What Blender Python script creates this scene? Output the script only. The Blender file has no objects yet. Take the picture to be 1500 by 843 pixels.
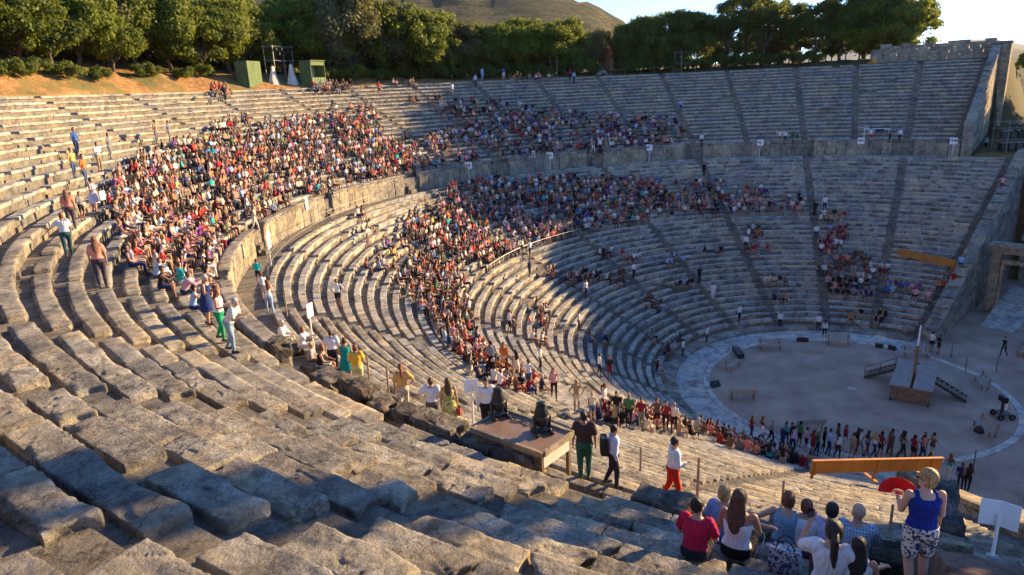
import bpy, bmesh, math, random
import numpy as np
from math import radians as rad, sin, cos, pi, tan
from mathutils import Vector, Matrix, noise, Euler
S = bpy.context.scene
# ------------------------------------------------------------------ camera
CAM = np.array([-50.676, -4.670, 21.683]); YAW, PIT, ROL, FPX = 0.57693, -0.28247, -0.04438, 1017.23
_F = np.array([cos(PIT)*cos(YAW), cos(PIT)*sin(YAW), sin(PIT)])
_R = np.cross(_F, [0, 0, 1]); _R /= np.linalg.norm(_R); _U = np.cross(_R, _F)
R2 = _R*cos(ROL)+_U*sin(ROL); U2 = -_R*sin(ROL)+_U*cos(ROL)
cd = bpy.data.cameras.new("camera"); cam = bpy.data.objects.new("camera", cd); S.collection.objects.link(cam)
cd.sensor_width = 36; cd.lens = FPX/1500*36; cd.clip_start = .1; cd.clip_end = 40000
m = Matrix.Identity(4)
for i in range(3):
    m[i][0] = R2[i]; m[i][1] = U2[i]; m[i][2] = -_F[i]; m[i][3] = CAM[i]
cam.matrix_world = m; S.camera = cam
S.render.resolution_x, S.render.resolution_y = 1024, 575
S.view_settings.view_transform = 'Standard'; S.view_settings.look = 'None'
S.view_settings.exposure = 1.86; S.view_settings.gamma = 1
# ------------------------------------------------------------------ sky and sun
SUN_EL, SUN_A = rad(16.0), rad(-27.0)          # azimuth measured from +X towards +Y
w = bpy.data.worlds.new("World"); S.world = w; w.use_nodes = True
nt = w.node_tree; bg = nt.nodes['Background']
sk = nt.nodes.new('ShaderNodeTexSky'); sk.sky_type = 'NISHITA'; sk.sun_disc = False
sk.sun_elevation = SUN_EL; sk.sun_rotation = rad(90)-SUN_A; sk.altitude = 300; sk.air_density = .62; sk.dust_density = .05; sk.ozone_density = 5.0
nt.links.new(sk.outputs[0], bg.inputs[0]); bg.inputs[1].default_value = 0.12
sd = bpy.data.lights.new("sun", 'SUN'); sd.energy = 4.5; sd.angle = rad(.5); sd.color = (1, .69, .34)
so = bpy.data.objects.new("sun", sd); S.collection.objects.link(so)
sv = Vector((cos(SUN_EL)*cos(SUN_A), cos(SUN_EL)*sin(SUN_A), sin(SUN_EL)))
so.rotation_euler = sv.to_track_quat('Z', 'Y').to_euler(); so.location = (60, -40, 90)

RND = random.Random(7)
COL = S.collection
# ------------------------------------------------------------------ helpers
def proj(q):
    d = np.asarray(q, float)-CAM; z = d @ _F
    return 750+FPX*(d @ R2)/z, 421.5-FPX*(d @ U2)/z, z
def RP(px, r):
    # the ground point at distance r from the orchestra centre, far side, in the vertical plane of an image column
    d_ = ray(px, 122)[:2]; A_, B_, C_ = d_ @ d_, 2*(d_ @ CAM[:2]), CAM[:2] @ CAM[:2]-r*r
    t = (-B_+math.sqrt(B_*B_-4*A_*C_))/(2*A_); return CAM[:2]+d_*t
def ray(px, py): return _F+R2*(px-750)/FPX+U2*(421.5-py)/FPX
def gp(px, py, z=0.0):
    d = ray(px, py); t = (z-CAM[2])/d[2]; q = CAM+d*t
    return Vector(q)
def tag(o, label=None, cat=None, group=None, kind=None):
    if label: o['label'] = label
    if cat: o['category'] = cat
    if group: o['group'] = group
    if kind: o['kind'] = kind
    return o
def thing(name, label, cat, loc=(0, 0, 0), rz=0, group=None):
    o = bpy.data.objects.new(name, None); COL.objects.link(o); o.empty_display_size = .2
    o.location = loc; o.rotation_euler = (0, 0, rz); return tag(o, label, cat, group)
def me_obj(name, me, parent=None, loc=(0, 0, 0), rot=(0, 0, 0), sc=(1, 1, 1)):
    o = bpy.data.objects.new(name, me); COL.objects.link(o)
    if parent is not None: o.parent = parent
    o.location = loc; o.rotation_euler = rot; o.scale = sc; return o
def mesh_np(name, V, F, mats, midx=None, smooth=False):
    me = bpy.data.meshes.new(name)
    V = np.asarray(V, np.float32)
    if isinstance(F, np.ndarray):
        n, k = F.shape
        me.vertices.add(len(V)); me.vertices.foreach_set('co', V.ravel())
        me.loops.add(n*k); me.loops.foreach_set('vertex_index', F.astype(np.int32).ravel())
        me.polygons.add(n); me.polygons.foreach_set('loop_start', np.arange(n, dtype=np.int32)*k)
        me.update(calc_edges=True)
    else:
        me.from_pydata(V.tolist(), [], F); me.update()
    for m_ in (mats if isinstance(mats, (list, tuple)) else [mats]): me.materials.append(m_)
    if midx is not None: me.polygons.foreach_set('material_index', np.asarray(midx, np.int32))
    if smooth: me.polygons.foreach_set('use_smooth', np.ones(len(me.polygons), bool))
    return me
class MB:
    """collects simple solids and links them as one mesh object"""
    def __init__(s): s.V = []; s.F = []
    def add(s, V, F):
        n = len(s.V); s.V += [tuple(v) for v in V]; s.F += [tuple(i+n for i in f) for f in F]; return s
    def box(s, c, d, rz=0, tilt=None, ch=0.0):
        x, y, z = d[0]/2, d[1]/2, d[2]/2
        M = Matrix.Translation(c) @ Matrix.Rotation(rz, 4, 'Z')
        if tilt is not None: M = M @ tilt
        if ch <= 0:
            V = [M @ Vector((a*x, b*y, e*z)) for e in (-1, 1) for b in (-1, 1) for a in (-1, 1)]
            return s.add(V, [(0, 2, 3, 1), (4, 5, 7, 6), (0, 1, 5, 4), (2, 6, 7, 3), (0, 4, 6, 2), (1, 3, 7, 5)])
        bm = bmesh.new(); bmesh.ops.create_cube(bm, size=1)
        for v in bm.verts: v.co = Vector((v.co.x*2*x, v.co.y*2*y, v.co.z*2*z))
        bmesh.ops.bevel(bm, geom=bm.edges[:], offset=ch, segments=1, affect='EDGES')
        V = [M @ v.co for v in bm.verts]; bm.verts.index_update(); F = [[v.index for v in f.verts] for f in bm.faces]; bm.free()
        return s.add(V, F)
    def tube(s, p0, p1, r0, r1=None, n=8):
        p0, p1 = Vector(p0), Vector(p1); r1 = r0 if r1 is None else r1
        d = (p1-p0); q = d.to_track_quat('Z', 'Y'); V = []
        for p, r in ((p0, r0), (p1, r1)):
            for i in range(n): V.append(p+q @ Vector((r*cos(2*pi*i/n), r*sin(2*pi*i/n), 0)))
        F = [(i, (i+1) % n, n+(i+1) % n, n+i) for i in range(n)]+[tuple(range(n-1, -1, -1)), tuple(range(n, 2*n))]
        return s.add(V, F)
    def path(s, pts, r, n=6):
        for a, b in zip(pts, pts[1:]): s.tube(a, b, r, r, n)
        return s
    def lathe(s, c, prof, n=20, M=None):
        V = []; M = M or Matrix.Identity(4); c = Vector(c)
        for r, z in prof:
            for i in range(n): V.append(c+M @ Vector((r*cos(2*pi*i/n), r*sin(2*pi*i/n), z)))
        k = len(prof)
        F = [(j*n+i, j*n+(i+1) % n, (j+1)*n+(i+1) % n, (j+1)*n+i) for j in range(k-1) for i in range(n)]
        F += [tuple(range(n-1, -1, -1)), tuple(range((k-1)*n, k*n))]
        return s.add(V, F)
    def grid(s, P):
        """P: rows of points"""
        n, k = len(P), len(P[0]); V = [p for r in P for p in r]
        return s.add(V, [(i*k+j, i*k+j+1, (i+1)*k+j+1, (i+1)*k+j) for i in range(n-1) for j in range(k-1)])
    def mesh(s, name, mat, smooth=False):
        me = bpy.data.meshes.new(name); me.from_pydata([tuple(v) for v in s.V], [], s.F); me.update(); me.materials.append(mat)
        if smooth: me.polygons.foreach_set('use_smooth', np.ones(len(me.polygons), bool))
        return me
    def build(s, name, mat, parent=None, smooth=False, loc=(0, 0, 0), rot=(0, 0, 0)):
        return me_obj(name, s.mesh(name, mat, smooth), parent, loc, rot)
# ------------------------------------------------------------------ materials
def mat(name, base=(.5, .5, .5), rough=.8, spec=.3, **k):
    m_ = bpy.data.materials.new(name); m_.use_nodes = True; b = m_.node_tree.nodes['Principled BSDF']
    b.inputs['Base Color'].default_value = (*base, 1); b.inputs['Roughness'].default_value = rough
    b.inputs['Specular IOR Level'].default_value = spec
    if 'metal' in k: b.inputs['Metallic'].default_value = k['metal']
    if k.get('var'): vary(m_, base, k['var'], k.get('scale', 8), k.get('bump', 0))
    return m_
def N(m_, t, **kw):
    n = m_.node_tree.nodes.new(t)
    for a, v in kw.items(): setattr(n, a, v)
    return n
def L(m_, a, b): m_.node_tree.links.new(a, b)
def ramp(m_, fac, stops, interp='LINEAR'):
    r = N(m_, 'ShaderNodeValToRGB'); e = r.color_ramp.elements; r.color_ramp.interpolation = interp
    while len(e) < len(stops): e.new(.5)
    for el, (p, c) in zip(e, stops): el.position = p; el.color = (*c, 1) if len(c) == 3 else c
    L(m_, fac, r.inputs[0]); return r.outputs[0]
def nz(m_, vec, scale, detail=4, rough=.55, dist=0, out=0):
    n = N(m_, 'ShaderNodeTexNoise'); n.inputs['Scale'].default_value = scale; n.inputs['Detail'].default_value = detail
    n.inputs['Roughness'].default_value = rough; n.inputs['Distortion'].default_value = dist
    if vec is not None: L(m_, vec, n.inputs['Vector'])
    return n.outputs[out]
def mix(m_, f, a, b, mode='MIX'):
    x = N(m_, 'ShaderNodeMix', data_type='RGBA', blend_type=mode)
    for s_, v in ((0, f), (6, a), (7, b)):
        if hasattr(v, 'is_output'): L(m_, v, x.inputs[s_])
        else: x.inputs[s_].default_value = v if s_ == 0 else (*v, 1)
    return x.outputs[2]
def vary(m_, base, amt, scale, bump):
    pos = N(m_, 'ShaderNodeNewGeometry').outputs['Position']; f = nz(m_, pos, scale, 5, .6)
    c = ramp(m_, f, [(.3, tuple(max(0, c*(1-amt)) for c in base)), (.7, tuple(min(1, c*(1+amt)) for c in base))])
    b = m_.node_tree.nodes['Principled BSDF']; L(m_, c, b.inputs['Base Color'])
    if bump:
        bp = N(m_, 'ShaderNodeBump'); bp.inputs['Strength'].default_value = .6; bp.inputs['Distance'].default_value = bump
        L(m_, f, bp.inputs['Height']); L(m_, bp.outputs[0], b.inputs['Normal'])
def stone_mat(name, c0, c1, c2, lichen=.5, bump=.012, big=.35, tint=.25, crustk=1.0):
    """weathered limestone: broad tone patches, streaks, dark crust and pale lichen spots"""
    m_ = bpy.data.materials.new(name); m_.use_nodes = True; b = m_.node_tree.nodes['Principled BSDF']
    pos = N(m_, 'ShaderNodeNewGeometry').outputs['Position']
    f1 = nz(m_, pos, big, 4, .6, .3); f2 = nz(m_, pos, 3.1, 8, .68, .2); f3 = nz(m_, pos, 17, 6, .7)
    c = ramp(m_, f2, [(.32, c0), (.5, c1), (.68, c2)])
    warm = ramp(m_, f1, [(.35, (.86, .9, .97)), (.65, (1.12, 1.02, .86))])
    c = mix(m_, 1.0, c, warm, 'MULTIPLY')
    # pits and dark crust
    pit = ramp(m_, f3, [(.33, (.42, .41, .42)), (.47, (1, 1, 1))])
    c = mix(m_, .75, c, pit, 'MULTIPLY')
    crust = ramp(m_, nz(m_, pos, 1.3, 9, .74, .4), [(.53, (0, 0, 0)), (.63, (crustk,)*3)])
    c = mix(m_, crust, c, mix(m_, .5, c, (.13, .13, .13)))
    # lichen
    v = N(m_, 'ShaderNodeTexVoronoi'); v.inputs['Scale'].default_value = 9; L(m_, pos, v.inputs['Vector'])
    spots = ramp(m_, v.outputs['Distance'], [(.12, (1, 1, 1)), (.26, (0, 0, 0))])
    patch = ramp(m_, nz(m_, pos, 2.2, 5, .7), [(.48, (0, 0, 0)), (.60, (lichen,)*3)])
    fine = ramp(m_, nz(m_, pos, 30, 6, .85), [(.46, (0, 0, 0)), (.53, (1, 1, 1))])
    li = mix(m_, 1.0, patch, mix(m_, .6, spots, fine), 'MULTIPLY')
    c = mix(m_, li, c, (.66, .65, .60))
    sp = ramp(m_, nz(m_, pos, 75, 3, .8), [(.36, (.45, .45, .46)), (.46, (1, 1, 1)), (.62, (1, 1, 1)), (.70, (1.35, 1.34, 1.3))]); c = mix(m_, .45, c, sp, 'MULTIPLY')
    dv = N(m_, 'ShaderNodeVectorMath', operation='MULTIPLY_ADD'); nzc = nz(m_, pos, 2.2, 4, .6, 0, 1); L(m_, nzc, dv.inputs[0]); dv.inputs[1].default_value = (.55, .55, .55); L(m_, pos, dv.inputs[2])
    vc = N(m_, 'ShaderNodeTexVoronoi', feature='DISTANCE_TO_EDGE'); vc.inputs['Scale'].default_value = 1.15; L(m_, dv.outputs[0], vc.inputs['Vector'])
    crk = ramp(m_, vc.outputs['Distance'], [(.0, (.25, .24, .22)), (.016, (1, 1, 1))]); c = mix(m_, .75, c, crk, 'MULTIPLY')
    st = ramp(m_, nz(m_, pos, .9, 5, .7, .8), [(.40, (.62, .63, .66)), (.52, (1, 1, 1)), (.64, (1.16, 1.10, .98))]); c = mix(m_, 1.0, c, st, 'MULTIPLY')
    oi = N(m_, 'ShaderNodeObjectInfo')
    tn = ramp(m_, oi.outputs['Random'], [(0, (1-tint, 1-tint, 1-tint*.9)), (.5, (1, .99, .97)), (1, (1+tint*.7, 1+tint*.6, 1+tint*.35))])
    c = mix(m_, 1.0, c, tn, 'MULTIPLY')
    L(m_, c, b.inputs['Base Color']); b.inputs['Roughness'].default_value = .93; b.inputs['Specular IOR Level'].default_value = .15
    h = N(m_, 'ShaderNodeMath', operation='MULTIPLY_ADD'); L(m_, nz(m_, pos, 34, 8, .78), h.inputs[0]); h.inputs[1].default_value = .55; L(m_, f3, h.inputs[2])
    bp = N(m_, 'ShaderNodeBump'); bp.inputs['Strength'].default_value = 1.0; bp.inputs['Distance'].default_value = bump*3.6
    L(m_, h.outputs[0], bp.inputs['Height']); L(m_, bp.outputs[0], b.inputs['Normal'])
    return m_
M = {}
M['seat'] = stone_mat('seat_limestone', (.19, .18, .16), (.38, .355, .30), (.53, .49, .41), lichen=.95, bump=.017, tint=.3)
M['seatfar'] = stone_mat('bench_limestone', (.33, .32, .295), (.46, .445, .40), (.55, .53, .475), lichen=.3, crustk=.55, tint=.2)
M['floor'] = stone_mat('trough_stone', (.14, .13, .115), (.22, .205, .18), (.30, .28, .24), lichen=.1, tint=.12, crustk=.7)  # dirt in troughs; on stair steps the dark tone stands in for side shade
M['wall'] = stone_mat('wall_limestone', (.24, .21, .17), (.36, .32, .25), (.48, .43, .34), lichen=.25)
M['rock'] = stone_mat('eroded_rock', (.12, .105, .085), (.25, .22, .175), (.38, .345, .28), lichen=.7, bump=.03)
M['pink'] = stone_mat('pinkish_stone', (.24, .17, .155), (.36, .26, .235), (.46, .36, .32), lichen=.2, bump=.02)
M['moss'] = stone_mat('lichen_stone', (.10, .10, .10), (.22, .215, .205), (.5, .49, .46), lichen=.9, bump=.03)
M['sand'] = mat('orchestra_earth', (.36, .265, .20),   .95, .1, var=.30, scale=.45, bump=.004)
M['pave'] = stone_mat('walkway_paving', (.40, .39, .38), (.50, .49, .47), (.58, .565, .54), lichen=.2, bump=.002, tint=.1)
M['ring'] = stone_mat('ring_stone', (.50, .48, .45), (.6, .58, .54), (.68, .66, .62), lichen=.1, bump=.003, tint=.08)
M['gate'] = stone_mat('gate_stone', (.30, .22, .15), (.45, .34, .23), (.55, .43, .31), lichen=.1, bump=.01)
M['wood'] = mat('orange_board', (.42, .17, .035), .55, .3, var=.18, scale=2.2)
M['deckwood'] = mat('grey_planks', (.30, .265, .235), .8, .2, var=.2, scale=3)
M['brownwood'] = mat('brown_timber', (.19, .13, .085), .8, .2, var=.3, scale=4)
M['bench'] = mat('bench_slats', (.36, .31, .25), .7, .2, var=.2, scale=5)
M['black'] = mat('black_plastic', (.012, .012, .014), .45, .4)
M['dark'] = mat('dark_metal', (.035, .035, .04), .5, .5)
M['steel'] = mat('galvanised_steel', (.25, .25, .25), .5, .5, metal=.6)
M['post'] = mat('weathered_post', (.30, .22, .15), .8, .2, var=.3, scale=9)
M['white'] = mat('white_paint', (.8, .8, .79), .6, .3)
M['rope'] = mat('pale_rope', (.5, .46, .38), .9, .1)
M['green'] = mat('green_painted_panel', (.10, .15, .06), .7, .2, var=.2, scale=1.5)
M['cream'] = mat('cream_lining', (.55, .50, .33), .8, .2)
M['cloth'] = mat('pale_tarpaulin', (.62, .58, .48), .9, .1, var=.15, scale=3)
M['glass'] = mat('dark_lens', (.01, .012, .015), .08, .8)
M['orangewall'] = mat('terracotta_plaster', (.42, .19, .10), .9, .1)
# ------------------------------------------------------------------ theatre plan
A1, A2, DOFF = 18.4528, 14.6798, 1.5764
R0, R1, ZL = 13.24, 37.38, 12.286
RW, ZD, RU0, RT, ZU = 39.30, 14.05, 40.15, 57.06, 22.40
NL, NU = 34, 21
DL, DU = (R1-R0)/NL, (RT-RU0)/NU
rl = [R0+DL*k for k in range(NL+1)]; zl = [.78+(ZL-.78)*(k)/(NL-1) for k in range(NL)]
ru = [RU0+DU*k for k in range(NU+1)]; zu = [ZD+.20+(ZU-ZD-.20)*(k)/(NU-1) for k in range(NU)]
SL, SU = zl[1]-zl[0], zu[1]-zu[0]
def PT(r, u, z=0.0):
    """point of the cavea: r = distance from the orchestra centre, u = stair number 0 (far end) .. 12 (near end)"""
    if u > 6:
        q = PT(r, 12-u, z); return Vector((-q.x, q.y, q.z))
    if u >= 2:
        a = rad((6-u)*A1); return Vector((r*sin(a), r*cos(a), z))
    a0 = rad(4*A1); a = a0+rad((2-u)*A2)
    return Vector((-DOFF*sin(a0)+(r+DOFF)*sin(a), -DOFF*cos(a0)+(r+DOFF)*cos(a), z))
def DIRS(r, u):
    e = .01; t = (PT(r, u-e)-PT(r, u+e)); t.z = 0; k = t.length/(2*e); t.normalize()   # t: towards the far end; k: metres per unit u
    rd = PT(r+1, u)-PT(r, u); rd.z = 0; rd.normalize()
    return t, rd, k
def ru_of(x, y):
    sx = x
    if x < 0: x = -x
    th = math.degrees(math.atan2(x, y)); a0 = 4*A1
    if th <= a0: u = 6-th/A1; r = math.hypot(x, y)
    else:
        cx, cy = -DOFF*sin(rad(a0)), -DOFF*cos(rad(a0))
        th = math.degrees(math.atan2(x-cx, y-cy)); u = 2-(th-a0)/A2; r = math.hypot(x-cx, y-cy)-DOFF
    if sx < 0: u = 12-u
    return r, u
def surf(x, y, seat=False):
    """height one stands at (trough floor), or the seat top"""
    r, u = ru_of(x, y)
    if r < R0 or ((u < -.06 or u > 12.06) and r < 37.9): return 0.0, 'ground', 0, r, u
    if r > 39.3 and (u < .45 or u > 11.56) and r < 57: return ZL-.02, 'path', 0, r, u
    if r < R1:
        k = min(NL-1, int((r-R0)/DL)); return (zl[k] if seat or (r-rl[k]) < .38 else zl[k]-.10), 'lower', k, r, u
    if r < RW: return ZL-.02, 'diazoma', 0, r, u
    if r < RU0: return ZD-.35, 'cap', 0, r, u
    if r < RT:
        k = min(NU-1, int((r-RU0)/DU)); return (zu[k] if seat or (r-ru[k]) < .42 else zu[k]-.11), 'upper', k, r, u
    return ZU+.1, 'rim', 0, r, u
def hit(px, py, dz=0.0, t0=3.5, seat=False):
    d = ray(px, py); t = t0
    while t < 300:
        q = CAM+d*t; s = surf(q[0], q[1], seat)
        if q[2] <= s[0]+dz: return Vector((q[0], q[1], s[0])), s
        t += .04
    return Vector(q), s
def inward(x, y):
    r, u = ru_of(x, y); t, rd, k = DIRS(max(r, 5), min(max(u, 0), 12)); return -rd
ORD = ['first', 'second', 'third', 'fourth', 'fifth', 'sixth', 'seventh', 'eighth', 'ninth', 'tenth', 'eleventh', 'twelfth', 'thirteenth', 'fourteenth',
       'fifteenth', 'sixteenth', 'seventeenth', 'eighteenth', 'nineteenth', 'twentieth', 'twenty-first', 'twenty-second', 'twenty-third', 'twenty-fourth',
       'twenty-fifth', 'twenty-sixth', 'twenty-seventh', 'twenty-eighth', 'twenty-ninth', 'thirtieth', 'thirty-first', 'thirty-second', 'thirty-third', 'thirty-fourth', 'thirty-fifth', 'thirty-sixth', 'thirty-seventh', 'thirty-eighth', 'thirty-ninth', 'fortieth', 'forty-first', 'forty-second', 'forty-third', 'forty-fourth']
# ------------------------------------------------------------------ stone block shapes (unit size, origin at front bottom centre)
def block_hi(seed, mat_, nx=56, ny=20, nz_=12, lip=True, amp=1.0, Lx=1.2, Ly=.42, Lz=.40):
    rs = random.Random(seed); off = Vector((rs.uniform(-90, 90), rs.uniform(-90, 90), rs.uniform(-90, 90)))
    bm = bmesh.new(); idx = {}
    def vert(i, j, k):
        key = (i, j, k)
        if key in idx: return idx[key]
        x, y, z = i/nx, j/ny, k/nz_
        p = Vector(((x-.5)*Lx, y*Ly, z*Lz)); c = Vector((0, Ly/2, Lz/2)); h = Vector((Lx/2, Ly/2, Lz/2))
        # rounded corners with a worn radius that changes along the block
        rr = .014+.045*max(0, noise.noise(p*2.2+off))**1.3*amp
        q = p-c; inner = Vector([max(-(h[a]-rr), min(h[a]-rr, q[a])) for a in range(3)]); dlt = q-inner
        if dlt.length > 1e-6: q = inner+dlt.normalized()*min(dlt.length, rr)
        p = c+q
        if lip and z < .66 and y < .5: p.y += .09*(1-y*2)*min(1, (.66-z)/.12)
        nrm = q.normalized()
        n1 = noise.noise(p*2.1+off)*.013+noise.noise(p*7+off)*.007+noise.noise(p*17+off)*.0085+noise.noise(p*39+off)*.0065+noise.noise(p*80+off)*.0045
        # chunks lost from edges
        e = noise.noise(p*1.7+off*1.3); edge = (abs(q.x)/h.x)**6+max(0, q.z/h.z)**4*(abs(q.y)/h.y)**4
        n1 -= max(0, e-.12+.12*noise.noise(p*9+off))*.22*min(1, edge)*amp
        p += nrm*n1*amp
        # shallow dished hollows and cracks on the top
        if z > .8: p.z += min(0, noise.noise(Vector((p.x*2.3, p.y*4, 0))+off)+.15)*.025*amp; cr = abs(noise.noise(Vector((p.x*2.1+p.y*3, p.y*1.2, 3))+off)); p.z -= max(0, .03-cr)*.6*amp*(noise.noise(p*1.3-off) > 0)
        idx[key] = bm.verts.new(p); return idx[key]
    def quad(a, b, c, d): bm.faces.new((vert(*a), vert(*b), vert(*c), vert(*d)))
    for i in range(nx):
        for j in range(ny): quad((i, j, nz_), (i+1, j, nz_), (i+1, j+1, nz_), (i, j+1, nz_))
        for k in range(nz_): quad((i, 0, k), (i+1, 0, k), (i+1, 0, k+1), (i, 0, k+1)); quad((i+1, ny, k), (i, ny, k), (i, ny, k+1), (i+1, ny, k+1))
    for j in range(ny):
        for k in range(nz_): quad((0, j+1, k), (0, j, k), (0, j, k+1), (0, j+1, k+1)); quad((nx, j, k), (nx, j+1, k), (nx, j+1, k+1), (nx, j, k+1))
    for v in bm.verts: v.co = Vector((v.co.x/Lx, v.co.y/Ly, v.co.z/Lz))
    me = bpy.data.meshes.new('seat_block'); bm.to_mesh(me); bm.free(); me.materials.append(mat_)
    me.polygons.foreach_set('use_smooth', np.ones(len(me.polygons), bool)); me.update(); return me
def block_lo(seed, mat_, lip=True, nx=4):
    rs = random.Random(seed); V = []; F = []
    prof = [(.26, 0), (.22, .60), (.0, .70), (.0, .95), (.05, 1), (.95, 1), (1, .94), (1, 0)] if lip else [(0, 0), (0, .93), (.05, 1), (.95, 1), (1, .94), (1, 0)]
    m_ = len(prof)
    for i in range(nx+1):
        for j, (y, z) in enumerate(prof):
            jx = 0 if 0 < i < nx else 0
            V.append(((i/nx-.5)*.985+jx, y+rs.uniform(-.03, .03)*(z > .5), z+(rs.uniform(-.04, .02) if z > .5 else 0)))
    for i in range(nx):
        for j in range(m_-1): F.append((i*m_+j, (i+1)*m_+j, (i+1)*m_+j+1, i*m_+j+1))
    F.append(tuple(range(m_))); F.append(tuple(nx*m_+j for j in range(m_-1, -1, -1)))
    me = bpy.data.meshes.new('seat_block'); me.from_pydata(V, [], F); me.update(); me.materials.append(mat_)
    bm = bmesh.new(); bm.from_mesh(me); bmesh.ops.recalc_face_normals(bm, faces=bm.faces[:]); bm.to_mesh(me); bm.free(); return me
HI = [block_hi(100+i, M['seat']) for i in range(16)]
MID = [block_hi(200+i, M['seat'], 12, 5, 4, amp=.8) for i in range(12)]
LO = [block_lo(300+i, M['seatfar']) for i in range(14)]
SLAB_HI = [block_hi(400+i, M['floor'], 24, 10, 2, lip=False, amp=.5, Lz=.12) for i in range(8)]
SLAB_LO = [block_lo(420+i, M['floor'], lip=False, nx=2) for i in range(6)]
STEP_HI = [block_hi(440+i, M['floor'], 16, 8, 3, lip=False, amp=.7, Lx=.75, Lz=.2) for i in range(6)]
ROCK = [block_hi(500+i, M['rock'], 40, 16, 16, lip=False, amp=2.0, Lx=1.4, Ly=.7, Lz=.6) for i in range(8)]
WALLB = [block_hi(520+i, M['wall'], 14, 4, 14, lip=False, amp=1.3, Lx=1.1, Ly=.5, Lz=1.2) for i in range(8)]
def place(name, me, parent, r, u, z, ln, dp, ht, rs, jit=1.0):
    """a block with its front bottom at (r, u, z), length along the row"""
    t, rd, k = DIRS(r, u); p = PT(r, u, z)
    ang = math.atan2(rd.y, rd.x)-pi/2+rs.uniform(-.008, .008)*jit
    o = bpy.data.objects.new(name, me); COL.objects.link(o); o.parent = parent
    p = p+rd*rs.uniform(-.012, .012)*jit
    p.z += rs.uniform(-.014, .01)*jit
    o.location = p; o.rotation_euler = (rs.uniform(-.012, .012)*jit, rs.uniform(-.01, .01)*jit, ang)
    o.scale = (ln*(1 if rs.random() < .5 else -1), dp, ht); return o
def camd(r, u, z): return (PT(r, u, z)-Vector(CAM)).length
def infront(q, mx=160, my=160):
    d = np.asarray(q)-CAM; z = d @ _F
    if z < .5: return False
    x, y, _ = proj(q); return -mx < x < 1500+mx and -my < y < 843+my
def wedge_rows(tier, ua, ub, parent, rs):
    rr, zz, n, rise, dp, pit = (rl, zl, NL, SL, .37, DL) if tier == 'lower' else (ru, zu, NU, SU, .43, DU)
    if tier == 'upper': dp = .50
    for k in range(n):
        r = rr[k]; t, rd, mu = DIRS(r, (ua+ub)/2)
        ma, mb_ = (.76 if ua in (0, .5) else .37), (.76 if ub in (12, 11.5) else .37)
        ta, tb = ua+ma/DIRS(r, ua+.02)[2], ub-mb_/DIRS(r, ub-.02)[2]
        ln = (tb-ta)*mu; cnt = max(1, round(ln/(rs.uniform(1.25, 1.9) if tier == 'upper' else rs.uniform(1.05, 1.5))))
        cuts = [0]+sorted((i+rs.uniform(-.27, .27))/cnt for i in range(1, cnt))+[1]
        for a, b in zip(cuts, cuts[1:]):
            uc = ta+(tb-ta)*(a+b)/2; bl = (b-a)*ln; q = PT(r, uc, zz[k]); dist = camd(r, uc, zz[k])
            near = dist < 24
            if dist < 60 and not infront(q, 500, 500): near = False
            gap = rs.uniform(.004, .016)
            me = rs.choice(HI) if near and dist < 17 else rs.choice(MID) if dist < 34 else rs.choice(LO)
            bl2 = bl-gap; uc2 = uc
            if near and rs.random() < .05: bl2 = bl*rs.uniform(.6, .85); uc2 = uc+rs.choice((-1, 1))*(bl-bl2)/2/mu*.9
            elif not near and rs.random() < .012: continue
            top = zz[k]; h = rise+.10
            if tier == 'upper' and k == 0: h = .62
            if k == 0 and tier == 'lower': h = .78
            j = 1.5 if near else (2.2 if rs.random() < .12 else 1.2)
            place('seat_block', me, parent, r-.0, uc2, top-h, bl2, dp*rs.uniform(.96, 1.05)+(.0 if k else .1), h, rs, j)
            if near or dist < 30:
                fl = SLAB_HI if dist < 17 and near else SLAB_LO
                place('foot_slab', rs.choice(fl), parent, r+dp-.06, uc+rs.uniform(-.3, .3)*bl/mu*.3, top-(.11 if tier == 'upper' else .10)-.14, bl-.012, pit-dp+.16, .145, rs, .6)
def stair(tier, u, parent, rs, n0=0):
    rr, zz, n, rise, dp, pit = (rl, zl, NL, SL, .37, DL) if tier == 'lower' else (ru, zu, NU, SU, .43, DU)
    for k in range(n):
        for a, w_, dz in ((0, pit*.5, -.5*rise-.14), (pit*.5, pit*.5, -.15)):
            z = zz[k]+dz; d = camd(rr[k], u, z); me = rs.choice(STEP_HI) if d < 20 else rs.choice(SLAB_LO)
            ht = min(.2, rise*.5+.03) if k or tier == 'upper' else .3
            off = .0
            if u in (0, .5, 11.5, 12): off = -.37 if u > 6 else .37
            place('step', me, parent, rr[k]+a, u+off/DIRS(rr[k], min(max(u+off*.1, 0), 12))[2], z-ht, .73, w_+.03, ht, rs, .8)
rs = random.Random(11)
for i in range(12):
    p = thing('seating_wedge', f'{ORD[i]} wedge of stone benches in the lower tier, counted from the far end wall', 'stone seating', group='wedges of stone benches in the lower tier')
    wedge_rows('lower', i, i+1, p, rs)
for i in range(22):
    p = thing('seating_wedge', f'{ORD[i]} wedge of stone benches in the upper tier, counted from the tall far wall', 'stone seating', group='wedges of stone benches in the upper tier')
    wedge_rows('upper', .5+i*.5, 1+i*.5, p, rs)
for i in range(13):
    p = thing('stairway', f'{ORD[i]} stair aisle through the lower tier, counted from the far end wall', 'stairway', group='stair aisles in the lower tier')
    stair('lower', i, p, rs)
for i in range(23):
    p = thing('stairway', f'{ORD[i]} stair aisle through the upper tier, counted from the tall far wall', 'stairway', group='stair aisles in the upper tier')
    stair('upper', .5+i*.5, p, rs)
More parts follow.
